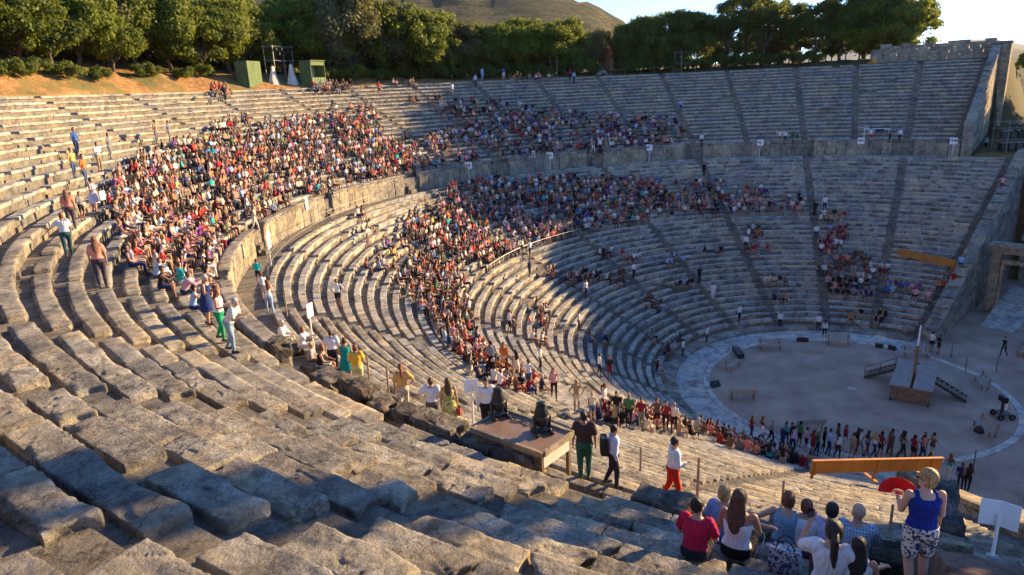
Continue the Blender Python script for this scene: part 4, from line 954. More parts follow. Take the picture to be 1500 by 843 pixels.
# posts stuck in the ground in the foreground and along the gangway
for (x1, y1, y2, lb) in ((1021, 737, 668, 'thin rusty post behind the blond woman'), (1145, 745, 702, 'short wooden post behind the woman in the teal top'), (1303, 780, 739, 'weathered wooden post left of the woman with the fan'),
                     (541, 560, 522, 'left one of two thin posts beside the woman in yellow'), (569, 572, 536, 'right one of two thin posts beside the woman in yellow'), (938, 690, 655, 'thin post left of the usher in red trousers'), (421, 465, 422, 'thin grey post on the gangway edge'), (1279, 0, 0, '')):
    if not y1: continue
    q, s_ = hit(x1, y1); h_ = (y1-y2)/FPX*proj(q)[2]/cos(PIT)
    t = thing('thin_post', lb, 'post', q); mb = MB(); mb.tube((0, 0, -.1), (.02, 0, h_), .035, .03, 8); mb.build('shaft', M['post'], t); mb = MB(); mb.tube((.02, 0, h_), (.02, 0, h_+.02), .04, .03, 8); mb.build('cap', M['post'], t)
def on_lower(px, py, dz=.0): q, s_ = hit(px, py); return Vector((q.x, q.y, s_[0]+dz))
a_ = gp(1186, 694, 4.98); b_ = gp(1376, 689, 4.1)
board_run(a_, b_, .62, .05, (.03, .50, .92), 'long low orange wooden board on posts across the near end of the lower tier')
a_ = gp(1315, 374, 5.1); b_ = gp(1399, 392, 4.7)
board_run(a_, b_, .62, .05, (.45, .95), 'orange wooden board set slanting across the far lower benches')
# ------------------------------------------------------------------ people
VX = Vector
def cap(p0, r0, p1, r1, n=10, fl=1.0):
    """closed tapered capsule as verts, faces"""
    p0, p1 = VX(p0), VX(p1); d = p1-p0; L_ = max(d.length, 1e-4); q = d.to_track_quat('Z', 'Y') if d.length > 1e-4 else Matrix.Identity(3).to_quaternion()
    prof = []
    for k in range(1, 4): a = -pi/2+pi/2*k/4; prof.append((r0*cos(a), r0*sin(a)))
    prof += [(r0, 0), (r1, L_)]
    for k in range(1, 4): a = pi/2*k/4; prof.append((r1*cos(a), L_+r1*sin(a)))
    V = [p0+q @ VX((0, 0, -r0))]; F = []
    for r, z in prof: V += [p0+q @ VX((r*cos(2*pi*i/n), r*fl*sin(2*pi*i/n), z)) for i in range(n)]
    V.append(p0+q @ VX((0, 0, L_+r1))); m_ = len(prof)
    F += [(0, 1+(i+1) % n, 1+i) for i in range(n)]
    for j in range(m_-1): F += [(1+j*n+i, 1+j*n+(i+1) % n, 1+(j+1)*n+(i+1) % n, 1+(j+1)*n+i) for i in range(n)]
    F += [(len(V)-1, 1+(m_-1)*n+i, 1+(m_-1)*n+(i+1) % n) for i in range(n)]
    return V, F
def loft(rings, n=16):
    """rings: (centre, X axis*rx, Y axis*ry); closed solid"""
    V = []; F = []
    for c, X, Y in rings: V += [VX(c)+VX(X)*cos(2*pi*i/n)+VX(Y)*sin(2*pi*i/n) for i in range(n)]
    m_ = len(rings)
    for j in range(m_-1): F += [(j*n+i, j*n+(i+1) % n, (j+1)*n+(i+1) % n, (j+1)*n+i) for i in range(n)]
    a = len(V); V.append(VX(rings[0][0])); V.append(VX(rings[-1][0]))
    F += [(a, (i+1) % n, i) for i in range(n)]+[(a+1, (m_-1)*n+i, (m_-1)*n+(i+1) % n) for i in range(n)]
    return V, F
def ell(c, rx, ry, rz, M3=None, n=14, m_=9):
    M3 = M3 or Matrix.Identity(3); V = [VX(c)+M3 @ VX((0, 0, -rz))]; F = []
    for j in range(1, m_): a = -pi/2+pi*j/m_; V += [VX(c)+M3 @ VX((rx*cos(a)*cos(2*pi*i/n), ry*cos(a)*sin(2*pi*i/n), rz*sin(a))) for i in range(n)]
    V.append(VX(c)+M3 @ VX((0, 0, rz)))
    F += [(0, 1+(i+1) % n, 1+i) for i in range(n)]
    for j in range(m_-2): F += [(1+j*n+i, 1+j*n+(i+1) % n, 1+(j+1)*n+(i+1) % n, 1+(j+1)*n+i) for i in range(n)]
    F += [(len(V)-1, 1+(m_-2)*n+i, 1+(m_-2)*n+(i+1) % n) for i in range(n)]
    return V, F
def joints(sit=True, lean=.12, drop=.40, arms='knees', stride=.0, head=(0, 0), spread=1.0, twist=0, roll=0, female=False, hs=1.0):
    J = {}; sw = .175 if female else .195; hw = .095
    hip = VX((0, 0, .115)) if sit else VX((0, 0, .92)); d = VX((sin(roll), sin(lean)*cos(roll), cos(lean)*cos(roll))).normalized()
    X = VX((cos(twist), sin(twist), 0)); X = (X-d*X.dot(d)).normalized(); Y = d.cross(X)
    J.update(hip=hip, d=d, X=X, Y=Y, waist=hip+d*.17, chest=hip+d*.36, sh=hip+d*.47, neck=hip+d*.50, sit=sit, female=female)
    hd = VX((sin(roll)*.5, sin(lean*.55), cos(lean*.55))).normalized(); yaw, pt = head
    J['head'] = J['neck']+VX((0, .012, 0))+hd*.155; J['HM'] = (Matrix.Rotation(twist+yaw, 3, 'Z') @ Matrix.Rotation(-pt, 3, 'X'))
    for s, n in ((-1, 'l'), (1, 'r')):
        S_ = J['sh']+X*s*sw-d*.015; J['sh'+n] = S_
        a = arms if isinstance(arms, str) else arms[0 if s < 0 else 1]
        if sit:
            K = {'knees': ((.05, .10, -.24), (-.05, .33, -.27)), 'lap': ((.06, .05, -.27), (-.12, .22, -.34)), 'chin': ((.02, .22, -.20), (-.10, .30, .0)), 'prop': ((.08, -.08, -.26), (.12, -.18, -.50)),
                 'fwd': ((.05, .20, -.17), (-.02, .44, -.10)), 'side': ((.20, .02, -.17), (.42, .08, -.20)), 'phone': ((.14, .14, -.16), (.06, .30, .06)), 'hug': ((.17, .06, -.21), (.30, .24, -.25))}[a]
        else:
            K = {'down': ((.05, -.03, -.29), (.06, .05, -.54)), 'hips': ((.17, -.02, -.24), (.02, .08, -.42)), 'bent': ((.04, .02, -.28), (-.02, .24, -.24)), 'swingf': ((.04, .12, -.26), (.04, .28, -.44)),
                 'swingb': ((.04, -.14, -.25), (.05, -.18, -.50)), 'up': ((.10, .14, .05), (.12, .20, .30)), 'fan': ((.02, .10, -.27), (-.03, .33, -.24)), 'side': ((.2, .02, -.18), (.34, .1, -.32))}[a]
        e, w_ = K; J['el'+n] = S_+X*s*e[0]+VX((0, e[1], e[2])); J['wr'+n] = S_+X*s*w_[0]+VX((0, w_[1], w_[2]))
        h_ = hip+VX((s*hw, 0, -.01)); J['hp'+n] = h_
        if sit: J['kn'+n] = VX((s*.13*spread, .43, .125)); J['an'+n] = VX((s*.12*spread, .44+.03*s, -drop+.08)); J['to'+n] = J['an'+n]+VX((s*.02, .15, -.045))
        else:
            f = stride*s; J['kn'+n] = VX((s*.095, f*.5+.03, .49)); J['an'+n] = VX((s*.09, f-.03-(.05 if f < 0 else 0), .085+(.06 if f < -.05 else 0))); J['to'+n] = J['an'+n]+VX((s*.03, .14, -.045))
    return J
def torso(J, g=0.0, lo=0.0, hi=1.0):
    X, Y, d, h = J['X'], J['Y'], J['d'], J['hip']; f = J['female']
    R_ = [(-.10, .10, .085), (-.06, .145, .115), (0, .168 if f else .16, .125), (.08, .155 if f else .155, .115), (.17, .125 if f else .145, .10), (.27, .145 if f else .165, .112), (.36, .16 if f else .18, .118), (.43, .155 if f else .175, .10), (.475, .12, .075), (.50, .065, .06)]
    return loft([(h+d*t, X*(a+g), Y*(b_+g)) for t, a, b_ in R_ if lo-1e-6 <= (t+.10)/.60 <= hi+1e-6])
def hand(J, n, hi):
    e, w_ = J['el'+n], J['wr'+n]; d = (w_-e).normalized(); s = -1 if n == 'l' else 1; out = []
    side = d.cross(VX((0, 0, 1))); side = side.normalized() if side.length > .1 else J['X']
    out.append(cap(w_, .026, w_+d*.085, .030, 8, .6))
    if hi:
        dn = d.cross(side).normalized()
        if dn.z > 0: dn = -dn
        for i in range(4):
            b_ = w_+d*.085+side*(-.030+.020*i); L_ = (.058, .068, .064, .050)[i]; m_ = b_+(d*.9+dn*.3).normalized()*L_*.55; out += [cap(b_, .0095, m_, .0090, 6), cap(m_, .0090, m_+(d*.5+dn*.85).normalized()*L_*.5, .0075, 6)]
        b_ = w_+d*.03-side*.026*s; m_ = b_+(d*.6-side*s*.8).normalized()*.04; out += [cap(b_, .012, m_, .011, 6), cap(m_, .011, m_+(d*.9-side*s*.2+dn*.2).normalized()*.032, .009, 6)]
    return out
def bodyprims(J, hi=False):
    P = [('t', torso(J))]; ls = 1.0
    P.append(('n', cap(J['neck']-J['d']*.05, .058, J['head']-VX((0, 0, .06)), .05)))
    M3, H = J['HM'], J['head']
    P.append(('h', ell(H+M3 @ VX((0, -.012, .022)), .077, .094, .098, M3))); P.append(('h', ell(H+M3 @ VX((0, .018, -.045)), .058, .070, .072, M3)))
    if hi:
        P += [('h', ell(H+M3 @ VX((0, .092, -.012)), .011, .018, .020, M3)), ('h', ell(H+M3 @ VX((0, .082, -.055)), .024, .014, .010, M3)), ('h', ell(H+M3 @ VX((0, .068, -.095)), .022, .02, .02, M3))]
        for s in (-1, 1): P.append(('h', ell(H+M3 @ VX((s*.078, -.005, -.015)), .012, .022, .032, M3)))
    for n in 'lr':
        P += [('a', cap(J['sh'+n], .052, J['el'+n], .038)), ('f', cap(J['el'+n], .038, J['wr'+n], .026))]+[('f', x) for x in hand(J, n, hi)]
        P += [('L', cap(J['hp'+n], .088, J['kn'+n], .056)), ('c', cap(J['kn'+n], .056, J['kn'+n].lerp(J['an'+n], .35)-VX((0, .012, 0)), .054)), ('c', cap(J['kn'+n].lerp(J['an'+n], .35)-VX((0, .012, 0)), .054, J['an'+n], .036)),
              ('s', cap(J['an'+n]-VX((0, .03, .04)), .038, J['to'+n], .032))]
    return P
def hairprims(J, st, g=0.0):
    M3, H = J['HM'], J['head']; P = []
    if st == 'bald': return []
    P.append(ell(H+M3 @ VX((0, -.024, .034)), .085+g, .097+g, .100+g, M3))
    P.append(ell(H+M3 @ VX((0, -.045, -.015)), .080+g, .066+g, .075+g, M3))
    bk = M3 @ VX((0, -.07, 0))
    if st == 'bob': P.append(loft([(H+M3 @ VX((0, -.035, z)), M3 @ VX((rx, 0, 0)), M3 @ VX((0, ry, 0))) for z, rx, ry in ((-.095, .070, .05), (-.05, .086, .072), (0, .088, .086), (.06, .078, .086))]))
    if st == 'long': P.append(loft([(H+bk*.9+VX((0, -.02*k, -.07*k)), J['X']*w_, VX((0, .045, 0))) for k, w_ in ((-.3, .085), (1, .10), (2.2, .115), (3.6, .105), (4.8, .075), (5.4, .04))]))
    if st == 'pony':
        a = H+M3 @ VX((0, -.115, .03)); P += [cap(a, .035, a+VX((0, -.06, -.05)), .042), cap(a+VX((0, -.06, -.05)), .042, a+VX((0, -.07, -.22)), .04), cap(a+VX((0, -.07, -.22)), .04, a+VX((.01, -.05, -.36)), .015)]
    if st == 'bun': P.append(ell(H+M3 @ VX((0, -.10, .07)), .045, .045, .042))
    return P
_TS = bpy.data.scenes.new('workbench'); _VL = _TS.view_layers[0]
def remesh(parts, voxel, name, mats, dec=None, smooth=1):
    V, F = [], []
    for v, f in parts: n = len(V); V += [tuple(x) for x in v]; F += [tuple(i+n for i in q) for q in f]
    me = bpy.data.meshes.new('raw'); me.from_pydata(V, [], F); o = bpy.data.objects.new('raw', me); _TS.collection.objects.link(o)
    md = o.modifiers.new('r', 'REMESH'); md.mode = 'VOXEL'; md.voxel_size = voxel; md.use_smooth_shade = True
    if smooth: sm_ = o.modifiers.new('s', 'SMOOTH'); sm_.factor = .5; sm_.iterations = smooth
    if dec: dm = o.modifiers.new('d', 'DECIMATE'); dm.ratio = dec
    _VL.update(); dg = _VL.depsgraph; dg.update(); out = bpy.data.meshes.new_from_object(o.evaluated_get(dg)); out.name = name
    bpy.data.objects.remove(o); bpy.data.meshes.remove(me); out.materials.clear()
    for m_ in (mats if isinstance(mats, list) else [mats]): out.materials.append(m_)
    out.polygons.foreach_set('use_smooth', np.ones(len(out.polygons), bool)); return out
# ---- clothes and skin
def attr_mat(name, key, dflt, rough=.85, fold=0.0, noisec=.12):
    m_ = bpy.data.materials.new(name); m_.use_nodes = True; b = m_.node_tree.nodes['Principled BSDF']
    if key == 'color': c = N(m_, 'ShaderNodeObjectInfo').outputs['Color']
    else: a = N(m_, 'ShaderNodeAttribute'); a.attribute_type = 'OBJECT' if key != 'Col' else 'GEOMETRY'; a.attribute_name = key; c = a.outputs['Color']
    L(m_, c, b.inputs['Base Color']); b.inputs['Roughness'].default_value = rough; b.inputs['Specular IOR Level'].default_value = .2; return m_
P_TOP = attr_mat('clothing_top', 'color', None); P_BOT = attr_mat('clothing_bottom', 'bottom_colour', None); P_SKIN = attr_mat('skin_far', 'skin_colour', None, .6); P_HAIR = attr_mat('hair_far', 'hair_colour', None, .6)
P_MASS = attr_mat('crowd_cloth', 'Col', None); SHOE = mat('shoe_leather', (.05, .04, .035), .6, .3)
def crowd_mesh(J, hair, top='tee', bot='long', voxel=.04, dec=.45):
    P = bodyprims(J); hp = hairprims(J, hair)
    out = remesh([x for _, x in P]+hp, voxel, 'person', [P_SKIN, P_TOP, P_BOT, P_HAIR, SHOE], dec, 1)
    segs = []; zone = {'t': 1, 'n': 0, 'h': 0, 'a': 1 if top == 'tee' else 0, 'f': 1 if top == 'sleeve' else 0, 'L': 2, 'c': 2 if bot == 'long' else 0, 's': 4}
    if top == 'sleeve': zone['a'] = 1
    def sd(c, a, b_, r): ab = b_-a; t = max(0, min(1, (c-a).dot(ab)/max(ab.dot(ab), 1e-6))); return (c-(a+ab*t)).length-r
    H = J['head']; M3 = J['HM']; idx = []
    for p in out.polygons:
        c = p.center; best = (9, 0)
        l = [(sd(c, J['hip']+J['d']*.08, J['sh']-J['d']*.05, .13), 1), (sd(c, J['neck'], H, .05), 0), (sd(c, J['hip']-J['d']*.02, J['hip'], .14), 2), (sd(c, H, H+VX((0, 0, .02)), .08), 0)]
        for n in 'lr':
            l += [(sd(c, J['sh'+n], J['el'+n], .05), zone['a']), (sd(c, J['el'+n], J['wr'+n], .035), zone['f']), (sd(c, J['hp'+n], J['kn'+n], .08), 2), (sd(c, J['kn'+n], J['an'+n], .05), zone['c']), (sd(c, J['an'+n], J['to'+n], .045), 4)]
            if bot == 'short': l[-3] = (sd(c, J['hp'+n], J['hp'+n].lerp(J['kn'+n], .6), .08), 2); l.append((sd(c, J['hp'+n].lerp(J['kn'+n], .75), J['kn'+n], .06), 0))
        z = min(l)[1]
        if hair != 'bald' or True:
            lc = M3.inverted() @ (c-H)
            if (c-H).length < .145 and lc.z > -.06 and (lc.y < -.01 or lc.z > .055) and hair != 'bald': z = 3
            if hair == 'long' and lc.y < -.045 and lc.z > -.36 and abs(lc.x) < .12: z = 3
            if hair == 'bob' and (c-H).length < .15 and lc.y < .03 and lc.z > -.12: z = 3
            if hair == 'pony' and lc.y < -.10 and lc.z > -.3 and abs(lc.x) < .06: z = 3
        idx.append(z)
    out.polygons.foreach_set('material_index', np.array(idx, np.int32)); return out
rs = random.Random(99)
SEATED = []; SEATED_LO = []
AR = ['knees', 'lap', ('chin', 'lap'), 'knees', ('prop', 'lap'), ('lap', 'phone'), 'lap', ('knees', 'side'), 'fwd', 'chin']
for i in range(10):
    f = i % 2 == 0
    kw = dict(lean=(.22, .05, .34, .12, -.12, .18, .42, .0, .25, .38)[i], arms=AR[i], head=(rs.uniform(-.7, .7), rs.uniform(-.1, .25)), spread=.7+.6*rs.random(), female=f, twist=rs.uniform(-.15, .15))
    hr = ('long', 'short', 'bob', 'short', 'pony', 'short', 'long', 'short', 'bun', 'short')[i]; tp = ('tank', 'tee', 'tee', 'tee', 'tank', 'sleeve', 'tee', 'tee', 'tank', 'sleeve')[i]; bt = ('short', 'long', 'short', 'short', 'long', 'long', 'short', 'long', 'short', 'long')[i]
    J = joints(**kw); SEATED.append((crowd_mesh(J, hr, tp, bt), f)); 
    if i < 8: SEATED_LO.append(crowd_mesh(J, hr, tp, bt, .055, .32))
STAND = []
for i, (ar, st, hr, f, bt, tp) in enumerate(((('swingf', 'swingb'), .22, 'short', False, 'long', 'tee'), ('down', .05, 'short', False, 'long', 'sleeve'), (('swingb', 'swingf'), -.22, 'long', True, 'long', 'tank'), ('hips', .03, 'bob', True, 'short', 'tee'),
      (('bent', 'down'), .12, 'pony', True, 'long', 'tee'), (('bent', 'bent'), .0, 'short', False, 'short', 'tee'), (('up', 'down'), .1, 'short', False, 'long', 'tee'))):
    J = joints(False, .06, arms=ar, stride=st, head=(rs.uniform(-.5, .5), .1), female=f); STAND.append((crowd_mesh(J, hr, tp, bt, .036, .55), f))
COLS = {'denim': (.07, .11, .20), 'white': (.66, .64, .61), 'cream': (.62, .55, .42), 'black': (.015, .015, .018), 'navy': (.02, .03, .10), 'red': (.42, .035, .03), 'maroon': (.20, .02, .03), 'coral': (.65, .22, .16), 'pink': (.68, .30, .34),
        'teal': (.02, .36, .36), 'light blue': (.28, .42, .62), 'blue': (.05, .12, .32), 'orange': (.52, .17, .05), 'yellow': (.58, .42, .12), 'green': (.05, .15, .06), 'grey': (.22, .22, .23), 'purple': (.16, .05, .22), 'lilac': (.45, .40, .58), 'tan': (.35, .24, .14), 'brown': (.11, .06, .04)}
CW = [('white', 10), ('cream', 8), ('black', 22), ('navy', 8), ('red', 6), ('maroon', 7), ('coral', 8), ('pink', 5), ('teal', 2), ('light blue', 5), ('blue', 2), ('orange', 3), ('yellow', 1), ('green', 1), ('grey', 9), ('purple', 3), ('tan', 9), ('brown', 8)]
CN = [c for c, n in CW for _ in range(n)]
BOT = ['black', 'navy', 'black', 'grey', 'cream', 'tan', 'tan', 'black', 'navy', 'brown', 'brown', 'maroon', 'white']; HAIRC = {'dark': (.02, .014, .01), 'brown': (.07, .035, .018), 'auburn': (.16, .05, .02), 'blond': (.36, .23, .09), 'grey': (.35, .34, .33), 'black': (.008, .007, .007)}
SKINC = [(.44, .25, .175), (.50, .31, .225), (.38, .21, .14), (.30, .16, .105)]
def jit(c, r_): k = r_.uniform(.85, 1.15); return tuple(min(1, max(0, x*k)) for x in c)
def pick(r_): return r_.choice(CN), r_.choice(BOT), r_.choice(['dark', 'dark', 'brown', 'brown', 'black', 'auburn', 'blond', 'grey']), r_.choice(SKINC)
def put(me, pos, rz, s, top, bot, hair, skin, label, group=None, name='person'):
    o = me_obj(name, me, None, pos, (0, 0, rz), (s, s, s)); o.color = (*COLS[top], 1)
    o['bottom_colour'] = list(map(float, COLS[bot])); o['hair_colour'] = list(map(float, HAIRC[hair])); o['skin_colour'] = list(map(float, skin))
    return tag(o, label, 'person', group)
def inpoly(x, y, P):
    c = False
    for (x1, y1), (x2, y2) in zip(P, P[1:]+P[:1]):
        if (y1 > y) != (y2 > y) and x < (x2-x1)*(y-y1)/(y2-y1)+x1: c = not c
    return c
REG = {'upper': [([(170, 262), (235, 215), (330, 200), (440, 178), (520, 165), (560, 205), (640, 200), (700, 170), (790, 178), (870, 182), (1002, 190), (1005, 214), (850, 232), (740, 246), (640, 262), (520, 300), (400, 345), (340, 410), (250, 425), (205, 415), (175, 350), (160, 300)], .95),
                 ([(640, 150), (720, 150), (800, 160), (860, 170), (860, 185), (700, 180), (640, 180)], .45), ([(860, 165), (1004, 178), (1004, 214), (860, 222)], .38), ([(480, 150), (560, 160), (560, 205), (480, 190)], .45), ([(205, 400), (345, 400), (340, 470), (300, 470), (230, 432)], .32)],
       'lower': [([(600, 312), (690, 268), (790, 262), (870, 262), (1050, 268), (1180, 290), (1180, 312), (1040, 318), (900, 330), (800, 358), (720, 392), (688, 430), (692, 480), (735, 535), (720, 548), (650, 500), (600, 440), (575, 390)], .90),
                 ([(560, 365), (600, 330), (640, 470), (585, 430)], .45), ([(640, 490), (730, 530), (800, 575), (770, 585), (690, 555)], .5),
                 ([(850, 600), (930, 606), (1010, 622), (1080, 640), (1190, 664), (1190, 690), (1100, 668), (1000, 640), (900, 625)], .75)]}
CLUST = [(888, 373, 4, 'white'), (925, 377, 5, 'red'), (862, 408, 9, 'black'), (838, 410, 4, 'black'), (800, 400, 3, 'navy'), (905, 408, 6, 'brown'), (985, 383, 5, 'light blue'), (1005, 420, 5, 'black'), (955, 446, 5, 'brown'), (1105, 345, 8, 'maroon'),
         (1108, 368, 5, 'red'), (1135, 415, 5, 'cream'), (1140, 442, 3, 'tan'), (1222, 322, 8, 'tan'), (1225, 345, 9, 'maroon'), (1212, 360, 9, 'maroon'), (1222, 378, 7, 'grey'), (1250, 385, 9, 'brown'), (1282, 398, 8, 'white'), (1218, 398, 6, 'brown'), (1235, 412, 8, 'black'),
         (1262, 415, 5, 'white'), (1228, 426, 8, 'black'), (1262, 428, 6, 'navy'), (1316, 428, 6, 'blue'), (1350, 430, 4, 'pink'), (1272, 468, 6, 'black'), (785, 452, 2, 'red'), (800, 458, 2, 'white'), (880, 500, 5, 'blue'), (948, 495, 2, 'grey'), (1050, 278, 3, 'white'), (1203, 318, 3, 'white'),
         (333, 190, 8, 'cream'), (352, 182, 4, 'brown'), (400, 190, 4, 'grey'), (428, 186, 5, 'brown'), (322, 134, 6, 'maroon'), (470, 130, 10, 'grey'), (490, 128, 6, 'black'), (585, 118, 5, 'tan'), (505, 112, 2, 'coral'), (785, 108, 2, 'pink'), (765, 110, 5, 'black'), (805, 108, 2, 'maroon'), (675, 160, 3, 'white'), (640, 148, 2, 'black'), (606, 148, 3, 'black'),
         (700, 255, 6, 'black'), (668, 262, 5, 'maroon'), (1398, 425, 3, 'red'), (550, 395, 5, 'maroon'), (540, 340, 2, 'cream'), (1045, 372, 3, 'grey'), (1000, 510, 5, 'navy'), (983, 545, 3, 'black'), (790, 475, 4, 'maroon'), (745, 470, 3, 'tan'), (1286, 196, 2, 'navy'), (495, 300, 2, 'black'), (780, 500, 3, 'white'), (1160, 205, 2, 'green')]
rs = random.Random(2024); crowd = []; seen = {}
def seat_spots():
    for tier, rr, zz, n, w0 in (('upper', ru, zu, NU, .5), ('lower', rl, zl, NL, 0)):
        for k in range(n):
            u = w0+.02
            while u < 12-w0-.02:
                kk = DIRS(rr[k], u)[2]
                fr = (u*2 if tier == 'upper' else u); yield tier, k, u, rr[k]+.17, zz[k], kk, abs(fr-round(fr))*kk/(2 if tier == 'upper' else 1)
                u += .46/kk
spots = list(seat_spots()); used = set()
for i, (tier, k, u, r, z, kk, ds) in enumerate(spots):
    q = PT(r, u, z); x, y, d = proj(q)
    if d < 9 or not (-20 < x < 1520): continue
    pr_ = max([dn for P, dn in REG[tier] if inpoly(x, y, P)], default=0)
    if pr_ > .6: nv = noise.noise(Vector((q.x*.22, q.y*.22, q.z*.5))); pr_ *= 1 if nv > -.12 else .30
    if ds < .45: pr_ *= .22
    if rs.random() < pr_: crowd.append((i, tier, k, u, r, z, d, x, y, None)); used.add(i)
for (cx_, cy_, n, c) in CLUST:
    best = sorted(((( (proj(PT(s[3+0] if False else s[3], s[2], s[4]))[0])-cx_)**2+((proj(PT(s[3], s[2], s[4]))[1])-cy_)**2, i) for i, s in enumerate(spots) if i not in used), key=lambda t: t[0])[:n] if False else None
XY = np.array([proj(PT(s[3], s[2], s[4]))[:2] for s in spots])
for (cx_, cy_, n, c) in CLUST:
    dd = (XY[:, 0]-cx_)**2*.35+(XY[:, 1]-cy_)**2*2.0; cnt = 0
    for i in np.argsort(dd)[:n*2]:
        i = int(i)
        if i in used or cnt >= n: continue
        s = spots[i]
        if rs.random() < .2: continue
        d = proj(PT(s[3], s[2], s[4]))[2]; crowd.append((i, s[0], s[1], s[2], s[3], s[4], d, XY[i, 0], XY[i, 1], c)); used.add(i); cnt += 1
crowd.sort(key=lambda t: t[6])
NPERS = 250
mass_V, mass_F, mass_C, vo = [], [], [], 0
lo_cache = []
for me in SEATED_LO:
    n = len(me.vertices); co = np.empty(n*3, np.float32); me.vertices.foreach_get('co', co); me.calc_loop_triangles()
    t = np.empty(len(me.loop_triangles)*3, np.int32); me.loop_triangles.foreach_get('vertices', t); mi = np.array([me.polygons[a.polygon_index].material_index for a in me.loop_triangles]); lo_cache.append((co.reshape(-1, 3), t.reshape(-1, 3), mi))
kinds = {}
for j, (i, tier, k, u, r, z, d, x, y, c) in enumerate(crowd):
    top, bot, hr, skn = pick(rs)
    if c and rs.random() < .65: top = c
    t_, rd, _ = DIRS(r, u); rz = math.atan2(-rd.y, -rd.x)-pi/2+rs.gauss(0, .22); p = PT(r+rs.uniform(-.05, .06), u+rs.uniform(-.05, .05)/_, z); s = rs.uniform(.92, 1.06) if rs.random() > .1 else rs.uniform(.7, .8)
    if j < NPERS:
        v = rs.randrange(10); me, f = SEATED[v]; w_ = int(u-.5 if False else u) if tier == 'lower' else int((u-.5)*2)
        who = ('child' if s < .85 else 'woman' if f else 'man'); act = {0: 'leaning on the knees', 1: 'hands in lap', 2: 'chin in hand', 3: 'hands on knees', 4: 'leaning back', 5: 'phone held up', 6: 'bent forward', 7: 'one arm out', 8: 'arms forward', 9: 'hands at face'}[v]
        base = f'{who} in {top} top, {hr} hair, {act}, row {k+1}, {tier} wedge {w_+1}'
        kinds.setdefault(base, []).append(j); n_ = len(kinds[base])
        lb = base if n_ == 1 else base+f', {ORD[n_-1]} such'
        put(me, p, rz, s, top, bot, hr, skn, lb, 'spectators seated on the stone benches', 'person')
    else:
        v = rs.randrange(len(lo_cache)); co, tr, mi = lo_cache[v]; ca, sa = cos(rz)*s, sin(rz)*s
        P = np.c_[co[:, 0]*ca-co[:, 1]*sa+p.x, co[:, 0]*sa+co[:, 1]*ca+p.y, co[:, 2]*s+p.z]; mass_V.append(P); mass_F.append(tr+vo); vo += len(P)
        pal = np.array([(*[x*.86 for x in skn], 1), (*[x*.85 for x in jit(COLS[top], rs)], 1), (*[x*.7 for x in jit(COLS[bot], rs)], 1), (*HAIRC[hr], 1), (.05, .04, .035, 1)]); mass_C.append(pal[mi])  # colours dimmed for the shadow between packed people, legs most
me = mesh_np('crowd', np.concatenate(mass_V), np.concatenate(mass_F), P_MASS, smooth=True)
ca_ = me.color_attributes.new('Col', 'FLOAT_COLOR', 'CORNER'); ca_.data.foreach_set('color', np.repeat(np.concatenate(mass_C), 3, axis=0).astype(np.float32).ravel())
o = me_obj('crowd', me); tag(o, 'dense seated crowd filling the benches further up and across the theatre', 'crowd', kind='stuff')
print('crowd', len(crowd))
